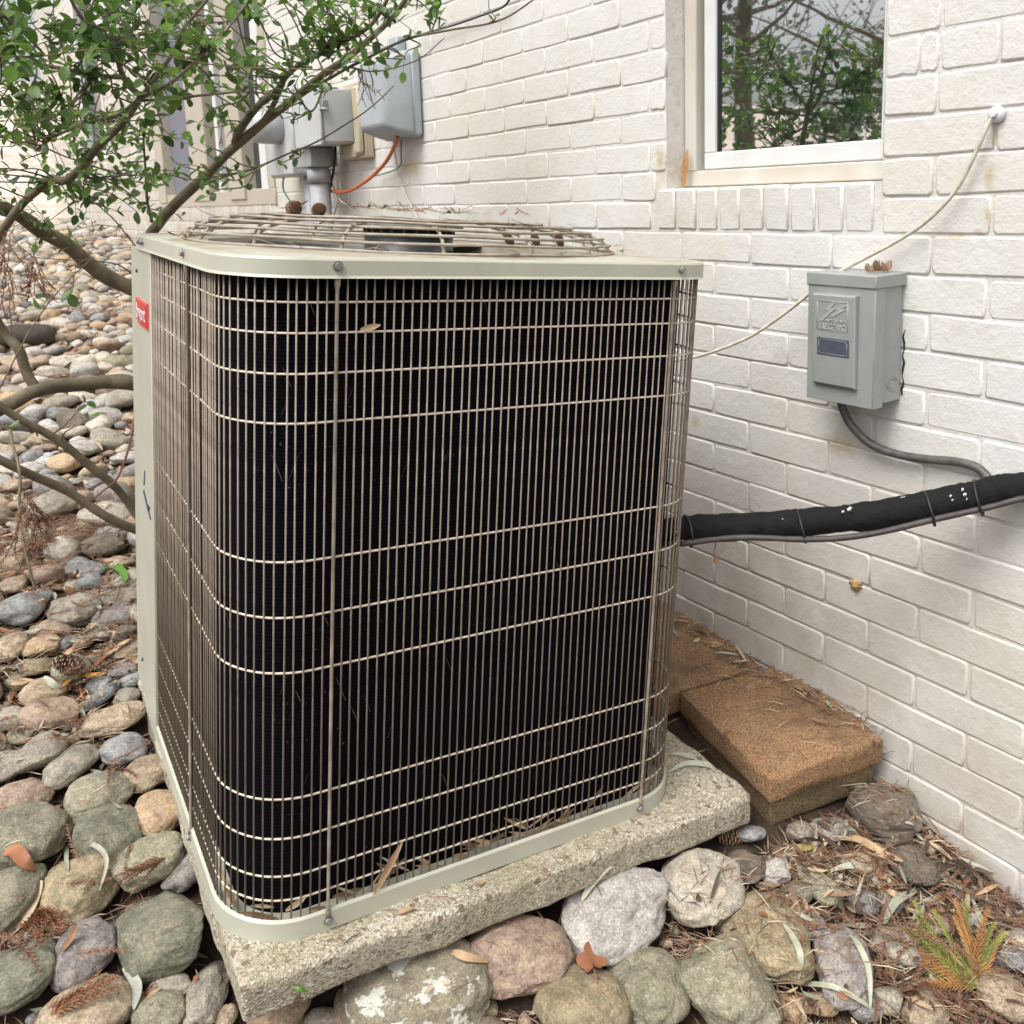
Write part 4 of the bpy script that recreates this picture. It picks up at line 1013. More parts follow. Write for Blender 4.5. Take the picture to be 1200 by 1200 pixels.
CUTS = {9: 4, 15: 5, 16: 4, 60: 2, 70: 3, 79: 5, 66: 1, 73: 3, 82: 3, 71: 3}
for k, (px, py, L, Sh, an, key, lab) in enumerate(ST):
    big = L > 75
    place_stone(px, py, L*.97, Sh*.97, an, key, lab, k, CUTS.get(k), .60 if not (15 <= k <= 16) else .5)
# the rest of the bed: shared meshes, largest as single stones, the others joined
variants = [stone_mesh(200+i, 2, [0, 1, 2, 3][i % 4], .17) for i in range(14)]
keysN = ['tan', 'grey', 'slate', 'pink', 'green', 'cream', 'white', 'cream', 'purple', 'orange', 'cream', 'white', 'brown']
vmesh = {}
def blocked(x, y):
    if x > -.035 and y > -2: return True
    q = UB.inverted()@Vector((x, y, -.95))
    if -.46 < q.x < .53 and -.52 < q.y < .47: return True
    if -.42 < x < 0 and -.86 < y < .5: return True
    return False
grid = {}
def near_ok(x, y, r, tight):
    cx_, cy_ = int(x/.12), int(y/.12)
    for i in (-1, 0, 1):
        for j in (-1, 0, 1):
            for (a, b, rr) in grid.get((cx_+i, cy_+j), ()):
                if math.hypot(a-x, b-y) < (r+rr)*tight: return False
    return True
def put(x, y, r): grid.setdefault((int(x/.12), int(y/.12)), []).append((x, y, r))
for s in STONE_TOP: put(*s)
rs = random.Random(11); auto = []
for (n_, r0, r1, reg_) in ((2600, .035, .062, 0), (7000, .020, .040, 0), (12000, .008, .018, 1), (5200, .03, .055, 2), (9000, .018, .034, 2)):
    for _ in range(n_):
        if reg_ == 2: x, y = rs.uniform(-2.6, -.04), rs.uniform(2.2, 8.5)
        else: x, y = rs.uniform(-2.1, -.04), rs.uniform(-1.5, 2.6)
        if blocked(x, y): continue
        p = Vector((x, y, g(x, y))); q = to_px(p)
        if not (-60 < q[0] < 1260 and 200 < q[1] < 1280): continue
        if y > .3 and q[0] > 230: continue
        if reg_ == 1 and y > 1.6: continue
        if x > -.5 and r0 > .03 and y < 0: continue
        if x > -.55 and y < 0 and rs.random() < .72: continue
        r = rs.uniform(r0, r1)
        if not near_ok(x, y, r, .80): continue
        put(x, y, r); auto.append((x, y, r, q))
def apx(a): return a[2]/a[3][2] if (-10 < a[3][0] < 1210 and a[3][1] < 1210) else 0
auto.sort(key=lambda a: -apx(a))
rest_st = {}
for i, (x, y, r, q) in enumerate(auto):
    vi = rs.randrange(14); key = rs.choice(keysN+['cream', 'white', 'pink', 'tan']) if y > .6 else rs.choice(keysN[:5]+['brown', 'tan', 'purple', 'green'])
    asp = rs.uniform(.62, 1.0); th = rs.uniform(.45, .7)
    Mx = Matrix.Translation((x, y, g(x, y)+r*th*rs.uniform(.1, .55)))@Matrix.Rotation(rs.uniform(0, 6.28), 4, 'Z')@Euler((rs.uniform(-.3, .3), rs.uniform(-.3, .3), 0)).to_matrix().to_4x4()@Matrix.Diagonal((r*1.15, r*1.15*asp, r*th*1.1, 1))
    if i < 208:
        if (vi, key) not in vmesh: vmesh[(vi, key)] = stone_mesh(200+vi, 3, [0, 1, 2, 3][vi % 4], .17).mesh('river_stone', [SM[key]])
        o = bpy.data.objects.new('river_stone', vmesh[(vi, key)]); reg(o, None); o.matrix_world = Mx
        near = y < .9
        shp = ('long flat' if th < .52 and asp < .75 else 'flat' if th < .52 else 'oblong' if asp < .78 else 'round')
        szw = ('large ' if r > .05 else 'small ' if r < .03 else '')
        cn = {'tan': 'tan', 'grey': 'grey', 'slate': 'blue grey', 'pink': 'pinkish', 'green': 'greenish', 'cream': 'cream', 'white': 'pale granite', 'purple': 'purple grey', 'orange': 'orange tan', 'brown': 'dark brown', 'yellow': 'yellow brown'}[key]
        qx, qy = q[0], q[1]
        side = ('at the bottom left of the bed' if qy > 950 and qx < 600 else 'in litter by the right wall') if qx > 230 or qy > 950 else ('beside the unit base' if qy > 800 else 'beside the pine cone and corner post' if qy > 700 else 'in shade under the lowest limbs' if qy > 600 else 'between slanting and thick limbs' if qy > 470 else 'just above the thick level limb' if qy > 390 else 'in the far bed below the house wall')
        if qx < 60 and qy < 800: side = 'at the left photo edge '+side.split(' ', 1)[1] if False else side+' by the left edge'
        lab_ = ' '.join((szw+shp+' '+cn+' river stone '+side).split()[:16]).removesuffix(' the left')
        tag(o, lab_, 'stone', szw+shp+' '+cn+' river stones '+side)
    else:
        t = rest_st.setdefault(key, MB()); src = variants[vi]; b0 = len(t.v)
        t.v += [tuple(Mx@Vector(v)) for v in src.v]; t.f += [tuple(b0+a for a in f) for f in src.f]; t.m += src.m; t.sm += src.sm
    if y < 1.2: src = variants[vi]; add_coll([Mx@Vector(v) for v in src.v], src.f)
for key, t in rest_st.items():
    if t.v: tag(t.build('river_stone_bed', SM[key]), {'tan': 'tan', 'grey': 'grey', 'slate': 'blue grey', 'pink': 'pinkish', 'green': 'greenish', 'cream': 'cream', 'white': 'pale granite', 'purple': 'purple grey', 'orange': 'orange tan', 'brown': 'dark brown'}[key]+' small river stones covering the ground', 'stones', kind='stuff')

# ------------------------------------------------------------------ leaf litter
def leafmat(name, a, b, rough=.6):
    n = N(name); c = n.coord('Position'); oi = n.n('ShaderNodeObjectInfo'); f = n.noise(c, 26, 4); v = n.noise(c, 9, 2)
    cc = n.mix(n.ramp(f, [(.3, (0, 0, 0)), (.7, (1, 1, 1))]), lin(a), lin(b))
    cc = n.mix(n.math('MULTIPLY', n.ramp(n.noise(c, 150, 3), [(.5, (0, 0, 0)), (.75, (1, 1, 1))]), .35), cc, lin(tuple(x*.6 for x in b)))
    return n.end(cc, rough, n.bump(n.noise(c, 260, 3), .4, .0006))
LM = [leafmat('dry_tan_leaf', (.76, .64, .50), (.62, .50, .38)), leafmat('grey_green_dry_leaf', (.70, .70, .62), (.57, .58, .50)), leafmat('brown_dead_leaf', (.54, .43, .33), (.41, .32, .25)),
      leafmat('pale_straw', (.78, .70, .58), (.64, .56, .46)), leafmat('rusty_needles', (.60, .42, .29), (.46, .31, .22)), leafmat('russet_leaf', (.64, .42, .28), (.50, .33, .23)), leafmat('dark_rotting_leaf', (.36, .29, .24), (.26, .20, .16))]
M['sprig'] = leafmat('yellow_green_conifer', (.62, .60, .30), (.44, .47, .22)); M['sprigo'] = leafmat('orange_conifer', (.74, .54, .30), (.60, .42, .26))
M['needle'] = leafmat('brown_conifer_needles', (.55, .39, .29), (.40, .29, .22)); M['yleaf'] = leafmat('ochre_leaf', (.82, .60, .20), (.72, .52, .18)); M['gleaf'] = leafmat('fresh_green_leaf', (.36, .56, .18), (.26, .45, .12), .35)
M['purplecone'] = leafmat('purple_brown_cone', (.50, .36, .32), (.34, .25, .23)); M['coneM'] = leafmat('pine_cone_scale', (.66, .52, .46), (.30, .22, .19))
def strip(mb, base, dirv, up, L, w, curl, mi=0, seg=6, twist=0.0, shape=0):
    """long leaf blade with a creased mid-line that curls upward"""
    d = dirv.normalized(); s_ = d.cross(up).normalized(); n_ = s_.cross(d).normalized(); p = Vector(base); b = len(mb.v); st = L/seg
    for i in range(seg+1):
        t = i/seg; ww = w*(math.sin(math.pi*min(1, t*.92+.06))**.7 if shape == 0 else (1-t)**.5)*.5
        a = twist*t; sv = s_*math.cos(a)+n_*math.sin(a); nv = n_*math.cos(a)-s_*math.sin(a)
        mb.v += [tuple(p-sv*ww+nv*ww*.35), tuple(p), tuple(p+sv*ww+nv*ww*.35)]
        p = p+d*st; c = curl/seg; d, n_ = (d*math.cos(c)+n_*math.sin(c)), (n_*math.cos(c)-d*math.sin(c))
    for i in range(seg):
        for j in (0, 1):
            mb.f.append((b+i*3+j, b+i*3+j+1, b+(i+1)*3+j+1, b+(i+1)*3+j)); mb.m.append(mi); mb.sm.append(True)
def needle(mb, a, d, L, w, mi=0):
    d = d.normalized(); s_ = d.orthogonal().normalized()*w*.5; b = len(mb.v); e = a+d*L; k = a+d*L*.5+Vector((0, 0, L*.06))
    mb.v += [tuple(a-s_*.6), tuple(a+s_*.6), tuple(k+s_), tuple(k-s_), tuple(e)]
    mb.f += [(b, b+1, b+2, b+3), (b+3, b+2, b+4)]; mb.m += [mi, mi]; mb.sm += [True, True]
def spray(mb, base, dirv, L, rnd, nl=.012, dens=700, mi=0, droop=.0, side=3, up=Vector((0, 0, 1))):
    """dry conifer twig: curved axis clothed in short forward-pointing needles"""
    p = Vector(base); d = dirv.normalized(); n_ = max(6, int(L*dens)); pts = []
    ax = Vector((rnd.uniform(-1, 1), rnd.uniform(-1, 1), rnd.uniform(-1, 1)))
    for i in range(n_):
        t = i/n_; pts.append(p.copy()); p = p+d*(L/n_); d = (d+ax*(.5/n_)+Vector((0, 0, -droop/n_))).normalized()
        sv = d.orthogonal().normalized(); q = d.cross(sv); a = i*2.4
        nd = d*.9+(sv*math.cos(a)+q*math.sin(a))*.75
        needle(mb, p, nd, nl*(1.15-.6*t)*rnd.uniform(.8, 1.2), .0016, mi)
    mb.tube(pts[::4]+[pts[-1]], .0009, 3, mi, False)
# colliders: ground + stones + slabs
off = len(COLL_V); COLL_V.extend(Vector(v) for v in GROUND_V); COLL_F.extend(tuple(off+i for i in f) for f in GROUND_F)
off = len(COLL_V); COLL_V.extend(Vector(v) for v in PADV); COLL_F.extend(tuple(off+i for i in f) for f in PADF)
BVH = BVHTree.FromPolygons(COLL_V, COLL_F)
def drop(x, y, z=.3):
    h = BVH.ray_cast(Vector((x, y, z)), Vector((0, 0, -1)))
    return (h[0], h[1] if h[1].z > 0 else -h[1]) if h[0] is not None else (Vector((x, y, g(x, y))), Vector((0, 0, 1)))
rl = random.Random(21)
lit = MB(); ndl = MB(); nd_stuff = MB()
def lit_ok(x, y):
    if x > -.012: return False
    q = UB.inverted()@Vector((x, y, -.9))
    return not (-.41 < q.x < .41 and -.44 < q.y < .39)
def scatter_leaf(x, y, mis, lmin, lmax, w, lift=.004, prob=.15):
    if not lit_ok(x, y): return
    p, n_ = drop(x, y)
    if p.z > g(x, y)+.022 and rl.random() > prob: return
    a = rl.uniform(0, 6.28); d = Vector((math.cos(a), math.sin(a), rl.uniform(-.15, .35))); d = (d-n_*d.dot(n_)*.7)
    if p.x+d.x*lmax > 0: d.x = -abs(d.x)
    strip(lit, p+n_*lift, d, n_+Vector((rl.uniform(-.5, .5), rl.uniform(-.5, .5), 0)), rl.uniform(lmin, lmax), w*rl.uniform(.6, 1.2), rl.uniform(-.6, 1.0), rl.choice(mis), 5, rl.uniform(-1.2, 1.2))
for _ in range(1500): scatter_leaf(rl.uniform(-.55, -.01), rl.uniform(-1.35, -.76), [0, 1, 1, 1, 3, 2, 2, 2, 6, 6, 6, 6], .015, .07, .0085, prob=.04)
for _ in range(900): scatter_leaf(rl.uniform(-.55, -.01), rl.uniform(-1.35, -.76), [2, 6, 6, 4], .008, .022, .010, prob=.10)
for _ in range(130): scatter_leaf(-abs(rl.gauss(0, .035))-.012, rl.uniform(-1.3, .3), [0, 1, 2, 2, 3], .02, .06, .007, prob=.8)
for _ in range(4200): scatter_leaf(rl.uniform(-1.6, -.5), rl.uniform(-1.1, .4), [0, 1, 2, 2, 3, 4, 6], .010, .04, .008, prob=.015)
for _ in range(2600): scatter_leaf(rl.uniform(-1.6, -.7), rl.uniform(.3, 2.2), [0, 0, 2, 2, 3, 4, 1], .02, .07, .012, prob=.07)
for _ in range(3600): scatter_leaf(rl.uniform(-1.7, -.1), rl.uniform(2.0, 7), [0, 2, 3, 5, 4, 4], .03, .09, .02, prob=.12)
tag(lit.build('leaf_litter', LM), 'mixed dead leaves and bark scraps between the stones', 'leaf litter', kind='stuff')
def scatter_needle(x, y, prob):
    if not lit_ok(x, y): return
    p, n_ = drop(x, y)
    if p.z > g(x, y)+.022 and rl.random() > prob: return
    a = rl.uniform(0, 6.28); d = Vector((math.cos(a), math.sin(a), rl.uniform(-.1, .25)))
    needle(ndl, p+Vector((0, 0, .003)), d, rl.uniform(.012, .055), rl.uniform(.0011, .002), rl.choice([0, 0, 1, 2, 3]))
for _ in range(9000): scatter_needle(rl.uniform(-.6, -.01), rl.uniform(-1.35, -.76), .12)
for _ in range(800): scatter_needle(-abs(rl.gauss(0, .03))-.006, rl.uniform(-.8, .4), .8)
for _ in range(260): scatter_needle(rl.uniform(-.33, -.02), rl.uniform(-.72, .2), .8)
for _ in range(24000): scatter_needle(rl.uniform(-1.65, -.5), rl.uniform(-1.15, .6), .015)
for _ in range(20000): scatter_needle(rl.uniform(-1.6, -.7), rl.uniform(.4, 2.4), .05)
def spray_at(px, py, n_, L, spread, mb_, mi, nl=.012, dens=700, lift=.004, prob=1.0):
    p0, d0 = ground_hit(px, py, .03)
    for _ in range(n_):
        x, y = p0.x+rl.gauss(0, spread), p0.y+rl.gauss(0, spread)
        if not lit_ok(x, y): continue
        p, nn = drop(x, y); a = rl.uniform(0, 6.28)
        spray(mb_, p+nn*(lift+rl.random()*.012), Vector((math.cos(a), math.sin(a), rl.uniform(-.05, .3))), L*rl.uniform(.6, 1.2), rl, nl, dens, mi)
for _ in range(90): spray_at(rl.uniform(1000, 1200), rl.uniform(990, 1200), 1, .07, .02, ndl, rl.choice([2, 2, 0]), .008)
for _ in range(26): spray_at(rl.uniform(900, 1080), rl.uniform(960, 1100), 1, .05, .02, ndl, 2, .006)
for _ in range(60): spray_at(rl.uniform(0, 170), rl.uniform(560, 860), 1, .08, .03, ndl, rl.choice([2, 0]), .010, 500)
for px, py, k in ((150, 700, 8), (95, 790, 6), (60, 860, 5), (140, 900, 3), (205, 905, 3), (60, 1090, 9), (160, 1010, 3), (150, 730, 5)): spray_at(px, py, k, .07, .035, ndl, 2, .010)
for px, py, k, sp, L_ in ((20, 640, 34, .06, .10), (45, 625, 20, .06, .10), (135, 372, 40, .16, .20), (140, 468, 18, .08, .12), (60, 660, 16, .06, .09), (100, 610, 14, .06, .09), (40, 720, 8, .05, .07), (120, 420, 16, .12, .15)): spray_at(px, py, k, L_, sp, ndl, 2, .016 if py < 500 else .012, 420)
tag(ndl.build('needle_litter', [LM[2], LM[3], M['needle'], LM[6]]), 'brown conifer needles and twigs strewn between the stones', 'needles', kind='stuff')

def leaf_thing(name, pts_px, w, m, label, cat='leaf', lift=.004, curl=.3, group='single fallen leaves lying on the stones', arch=0.0):
    """one fallen blade following a path of photo points dropped on the stones"""
    wp = []
    for px, py in pts_px:
        r = ray(px, py); h = BVH.ray_cast(CAM, r.normalized()); p = h[0] if h[0] is not None else ground_hit(px, py)[0]; wp.append(p+Vector((0, 0, lift)))
    wp = smooth_path(wp, 4); n_ = len(wp)
    m_ = MB()
    for i, p in enumerate(wp):
        t = i/(n_-1); p = p+Vector((0, 0, arch*math.sin(math.pi*t)))
        tg = (wp[min(i+1, n_-1)]-wp[max(i-1, 0)]).normalized(); view = (CAM-p).normalized()
        s_ = tg.cross((view+Vector((0, 0, .8))).normalized()).normalized(); nn = s_.cross(tg)
        ww = w*.5*(max(.05, math.sin(math.pi*min(1, t*.94+.04)))**.6)
        m_.v += [tuple(p-s_*ww+nn*ww*.35), tuple(p), tuple(p+s_*ww+nn*ww*curl)]
    for i in range(n_-1):
        for j in (0, 1): m_.f.append((i*3+j, i*3+j+1, (i+1)*3+j+1, (i+1)*3+j)); m_.m.append(0); m_.sm.append(True)
    return tag(m_.build(name, m), label, cat, group)
leaf_thing('fallen_leaf', [(983, 985), (1008, 992), (1035, 1008), (1058, 1012)], .014, LM[0], 'tan blade shaped leaf lying across the litter near the wall', arch=.01)
leaf_thing('fallen_leaf', [(973, 1023), (1000, 1022), (1020, 1033), (1040, 1056)], .012, LM[1], 'grey green curved leaf above the brown oak leaf', arch=.01)
leaf_thing('fallen_leaf', [(1036, 1085), (1048, 1068), (1062, 1058), (1075, 1047)], .013, LM[1], 'pale twisted leaf pointing up in the right litter', arch=.012)
leaf_thing('fallen_leaf', [(1072, 1092), (1076, 1078), (1088, 1066), (1100, 1062)], .014, LM[1], 'curled grey green leaf above the conifer sprig', arch=.012)
leaf_thing('fallen_leaf', [(897, 1150), (930, 1158), (975, 1163), (1010, 1180), (1040, 1198)], .008, LM[1], 'long pale green blade lying along the bottom right', arch=.006)
leaf_thing('fallen_leaf', [(918, 1085), (930, 1105), (938, 1125), (936, 1150)], .010, LM[1], 'narrow pale leaf draped over the olive brown stone', arch=.004)
leaf_thing('fallen_leaf', [(995, 1098), (1006, 1115), (1018, 1145), (1020, 1185)], .009, LM[1], 'grey green leaf draped over the purple grey stone', arch=.008)
leaf_thing('fallen_leaf', [(885, 1040), (900, 1042), (918, 1037)], .009, LM[3], 'pale straw leaf between the egg shaped and olive stones')
leaf_thing('fallen_leaf', [(1030, 1040), (1045, 1052), (1062, 1068), (1078, 1076)], .010, LM[0], 'tan stalk like leaf right of the oak leaf', arch=.006)
leaf_thing('fallen_leaf', [(925, 1000), (945, 998), (962, 990)], .014, leafmat('straw_yellow_leaf', (.70, .62, .38), (.56, .50, .30)), 'yellowish leaf below the paving blocks', arch=.005)
leaf_thing('fallen_leaf', [(785, 906), (805, 898), (830, 900), (838, 906)], .010, LM[1], 'grey green leaf on the pad beside the paving block', lift=.003, arch=.003)
leaf_thing('fallen_leaf', [(786, 886), (800, 888), (818, 893)], .008, LM[1], 'second grey leaf stacked behind on the pad edge', lift=.004, arch=.003)
leaf_thing('fallen_leaf', [(682, 1058), (695, 1040), (712, 1022), (722, 1018)], .012, LM[1], 'grey leaf slanting up against the pad front', arch=.006)
leaf_thing('fallen_leaf', [(345, 1161), (360, 1168), (385, 1165), (400, 1156)], .007, M['gleaf'], 'slim green blade below the pad corner', arch=.006)
leaf_thing('fallen_leaf', [(530, 1118), (545, 1127), (572, 1130)], .012, LM[0], 'tan leaf curled behind the lichen stone', arch=.004)
leaf_thing('fallen_leaf', [(60, 1004), (85, 997), (112, 1000), (126, 1016), (117, 1046)], .008, LM[1], 'grey green leaf curling over the yellow brown stone', arch=.010)
leaf_thing('fallen_leaf', [(48, 1034), (40, 1062), (28, 1085), (2, 1108)], .022, LM[3], 'wide pale dry leaf at the left edge', arch=.012)
leaf_thing('fallen_leaf', [(145, 1137), (156, 1152), (162, 1166), (157, 1186)], .014, leafmat('silvery_leaf', (.70, .70, .66), (.58, .58, .54)), 'silvery white leaf between two bottom stones', arch=.006)
leaf_thing('fallen_leaf', [(4, 1003), (18, 1008), (30, 1020), (42, 1022)], .022, LM[5], 'orange brown curled leaf on the left boulder', arch=.014)
leaf_thing('fallen_leaf', [(74, 810), (90, 802), (110, 800), (126, 795)], .010, M['yleaf'], 'ochre yellow leaf below the pine cone', lift=.012, arch=.006)
leaf_thing('fallen_leaf', [(52, 797), (62, 806), (74, 814)], .014, LM[1], 'dull grey leaf left of the ochre yellow one', lift=.008)
leaf_thing('fallen_leaf', [(122, 671), (135, 670), (146, 680), (146, 688)], .020, M['gleaf'], 'fresh green leaf low beside the post', lift=.012, arch=.004)
leaf_thing('fallen_leaf', [(124, 765), (130, 755), (134, 744), (133, 738)], .007, LM[3], 'thin straw leaf bent upright near the post', lift=.006)
leaf_thing('fallen_leaf', [(80, 1022), (78, 1008), (80, 990)], .007, LM[1], 'small grey leaf between olive and yellow brown stones')
leaf_thing('fallen_leaf', [(185, 870), (190, 885), (198, 900)], .014, leafmat('bleached_leaf', (.76, .74, .68), (.62, .60, .54)), 'bleached leaf scrap along the left base edge', lift=.008)
def lobed(px, py, r, m, label, rot, lobes=7):
    h = BVH.ray_cast(CAM, ray(px, py).normalized()); p = h[0] if h[0] is not None else ground_hit(px, py)[0]; nn = (h[1] if h[1].z > 0 else -h[1]); nn = (nn+Vector((0, 0, 1))).normalized()
    X = nn.orthogonal().normalized(); Y = nn.cross(X); m_ = MB(); N_ = 42; vs = [tuple(p+nn*.008)]
    for i in range(N_):
        a = 2*math.pi*i/N_; rr = r*(.62+.38*abs(math.cos(a*lobes/2)))*(1.15+.45*math.cos(a)); 
        vs.append(tuple(p+X*rr*math.cos(a+rot)+Y*rr*.8*math.sin(a+rot)+nn*(.010+.22*r*math.sin(a*2+1)+.02*r*math.sin(a*5))))
    m_.add(vs, [(0, i+1, (i+1) % N_+1) for i in range(N_)])
    st_ = p+X*r*1.4*math.cos(rot+math.pi)+Y*r*1.4*math.sin(rot+math.pi)
    m_.tube([p+nn*.009, lerp(p, st_, .5)+nn*.01, st_+nn*.006], .0011, 5)
    return tag(m_.build('oak_leaf', m), label, 'leaf', 'single fallen leaves lying on the stones')
lobed(1030, 1025, .026, leafmat('tan_oak_leaf', (.70, .56, .41), (.58, .45, .33)), 'tan lobed oak leaf lying among stones near the wall', 1.0)
lobed(694, 1136, .024, LM[5], 'russet oak leaf between pale granite and mossy stones', .3, 5)
lobed(791, 1075, .016, LM[0], 'tan leaf piece under the big cream stone', 2.0, 5)
def cone(px, py, L, r, m, label, axis, free=None):
    n_ = 64
    if free is not None: p = free
    else:
        h = BVH.ray_cast(CAM, ray(px, py).normalized()); p = (h[0] if h[0] is not None else ground_hit(px, py)[0])+Vector((0, 0, r*.7))
    ax = axis.normalized(); X = ax.orthogonal().normalized(); Y = ax.cross(X)
    e = empty('pine_cone', p, label, 'pine cone', 'pine cones'); core = MB(); core.tube([p-ax*L/2, p-ax*L*.2, p+ax*L*.2, p+ax*L/2], [r*.35, r*.55, r*.5, r*.12], 8); core.build('cone_core', LM[6], e)
    m_ = MB(); n_ = 64
    for i in range(n_):
        t = (i+.5)/n_; a = i*2.39996; rr = r*math.sin(math.pi*min(1, t*.85+.12))**.6; q = p+ax*(t-.5)*L; rd = X*math.cos(a)+Y*math.sin(a)
        tip = q+rd*rr+ax*L*.045; sd_ = ax.cross(rd).normalized(); w = r*.42
        b = len(m_.v); m_.v += [tuple(q+rd*rr*.35-sd_*w*.4), tuple(q+rd*rr*.35+sd_*w*.4), tuple(tip+sd_*w), tuple(tip+rd*r*.16), tuple(tip-sd_*w), tuple(tip-ax*L*.035+sd_*w*.8), tuple(tip-ax*L*.035-sd_*w*.8)]
        m_.f += [(b, b+1, b+2, b+3, b+4), (b+1, b+5, b+2), (b+4, b+6, b), (b+2, b+5, b+6, b+4, b+3)]; m_.m += [0, 0, 0, 1]; m_.sm += [False]*4
    m_.build('cone_scales', [m, LM[3] if m is M['coneM'] else LM[0]], e); return e
cone(82, 786, .080, .019, M['coneM'], 'long open pine cone on the stones left of the corner post', rgt*.95-fwd*.45)
cone(856, 985, .050, .015, M['purplecone'], 'purple brown immature cone by the pad corner', rgt+fwd*.1)
gm = lambda x, y, z: UB@Vector((x, y, LZ(z)))
cone(0, 0, .024, .014, leafmat('small_round_cone', (.72, .58, .47), (.56, .43, .34)), 'small round cone on the fan guard, the left of two', Vector((.3, .2, 1)), gm(-.17, .10, .0735))
cone(0, 0, .022, .013, leafmat('small_round_cone_b', (.74, .60, .49), (.57, .44, .35)), 'small round cone on the fan guard, the right of two', Vector((-.3, .5, 1)), gm(-.12, .11, .0725))
# conifer sprig with green tips, and rust-coloured sprays
def frond(name, px, py, items, m, label, cat='conifer sprig', nl=.011, dens=900, lift=.012):
    p0, _ = ground_hit(px, py, .03); m_ = MB()
    for (dx, dy, L, mi) in items:   # photo-direction of each twig
        h = BVH.ray_cast(CAM, ray(px, py).normalized()); p = h[0] if h[0] is not None else p0
        q, _ = ground_hit(px+dx, py+dy, .03); d = (q-p0); d.z = d.z*.3+.006
        for s in range(3):
            dd_ = d.normalized()+Vector((rl.uniform(-.3, .3), rl.uniform(-.3, .3), rl.uniform(0, .22)))
            spray(m_, p+Vector((rl.uniform(-.008, .008), rl.uniform(-.008, .008), lift)), dd_, L, rl, nl, dens, mi)
    return tag(m_.build(name, m), label, cat)
frond('conifer_sprig', 1142, 1172, [(-60, -70, .115, 0), (-45, -50, .10, 0), (-25, -75, .12, 0), (-5, -80, .12, 0), (8, -60, .10, 1), (-75, -55, .13, 0), (20, -70, .09, 1), (-85, -30, .10, 1), (-35, -90, .13, 1)], [M['sprig'], M['sprigo']], 'yellow green conifer sprig with orange tips in the bottom right litter', nl=.015, dens=1300, lift=.022)
frond('conifer_sprig', 1068, 1150, [(-30, -40, .07, 0), (-15, 30, .08, 0), (25, 30, .08, 0), (0, -50, .06, 0), (-30, 10, .07, 0), (30, -10, .06, 0), (15, 45, .08, 0), (-25, 40, .07, 0)], [M['needle']], 'rusty brown dead conifer spray left of the green tipped sprig', nl=.007, dens=1300)
frond('conifer_sprig', 48, 1075, [(30, 50, .06, 0), (-20, 60, .05, 0), (10, 70, .07, 0), (40, 30, .05, 0), (-10, 30, .05, 0)], [LM[4]], 'orange rusty conifer spray beside the round purple grey stone', nl=.012)
frond('conifer_sprig', 190, 1012, [(-50, 50, .08, 0), (-30, 40, .07, 0)], [M['needle']], 'thin reddish spray lying over the yellow green oval stone', nl=.007)
frond('conifer_sprig', 60, 1195, [(60, -34, .085, 0), (50, -20, .07, 0)], [LM[4]], 'rusty spray crossing the bottom tan stone', nl=.012)
frond('conifer_sprig', 30, 645, [(50, -10, .12, 0), (40, 20, .12, 0), (-30, 10, .12, 0), (10, 15, .1, 0), (70, 0, .14, 0), (20, -20, .11, 0), (-40, -5, .12, 0)], [LM[4]], 'rust coloured needle mat below the low branches', nl=.020, dens=500)
frond('conifer_sprig', 130, 372, [(50, -10, .3, 0), (40, 20, .3, 0), (-40, 10, .3, 0), (10, 15, .25, 0), (70, 0, .3, 0)], [LM[4]], 'reddish pile of dead fronds in the far stone bed', nl=.045, dens=220)

# ------------------------------------------------------------------ debris caught on and in the unit
dm = MB(); rd = random.Random(31)
for _ in range(70):
    s = rd.uniform(.45, 1.6); x, y, nx_, ny_ = along(s); ins_ = rd.uniform(.006, .02)
    p = UB@Vector((x-nx_*ins_, y-ny_*ins_, LZ(-.903+rd.random()**2*.02))); tdir = Vector((ny_, -nx_, 0))*rd.choice((-1, 1))
    d = UB.to_3x3()@(tdir+Vector((0, 0, rd.uniform(0, .9)))); strip(dm, p, d, UB.to_3x3()@Vector((nx_, ny_, .2)), rd.uniform(.02, .06), rd.uniform(.003, .010), rd.uniform(-.4, .5), rd.choice([0, 3, 3, 2]), 4)
for _ in range(60):
    s = rd.uniform(.3, 1.5); x, y, nx_, ny_ = along(s); ins_ = .008
    p = UB@Vector((x-nx_*ins_, y-ny_*ins_, LZ(rd.uniform(-.9, -.03)))); d = UB.to_3x3()@(Vector((ny_, -nx_, 0))*rd.choice((-.4, .4))+Vector((0, 0, 1)))
    needle(dm, p, d, rd.uniform(.012, .05), .0009, rd.choice([0, 2, 3]))
tag(dm.build('trapped_leaf_debris', LM), 'dry leaf scraps and twigs caught behind the wire grille', 'leaf debris', kind='stuff')
def unit_leaf(x, z, L, w, dx, dz, m, label):
    m_ = MB(); strip(m_, UB@Vector((x, YC0-.004, LZ(z))), UB.to_3x3()@Vector((dx, 0, dz)), UB.to_3x3()@Vector((0, -1, .1)), L, w, .15, 0, 7); tag(m_.build('dry_leaf', m), label, 'leaf')
lfp = UB.inverted()@at(372, 385, 1.33)
unit_leaf(lfp.x, -.078, .028, .008, 1, .2, LM[0], 'small tan leaf stuck in the front grille near the top left')
unit_leaf(-.205, -.895, .085, .012, .55, 1, LM[0], 'long tan dry leaf leaning inside the bottom of the front grille')
gd_ = MB()
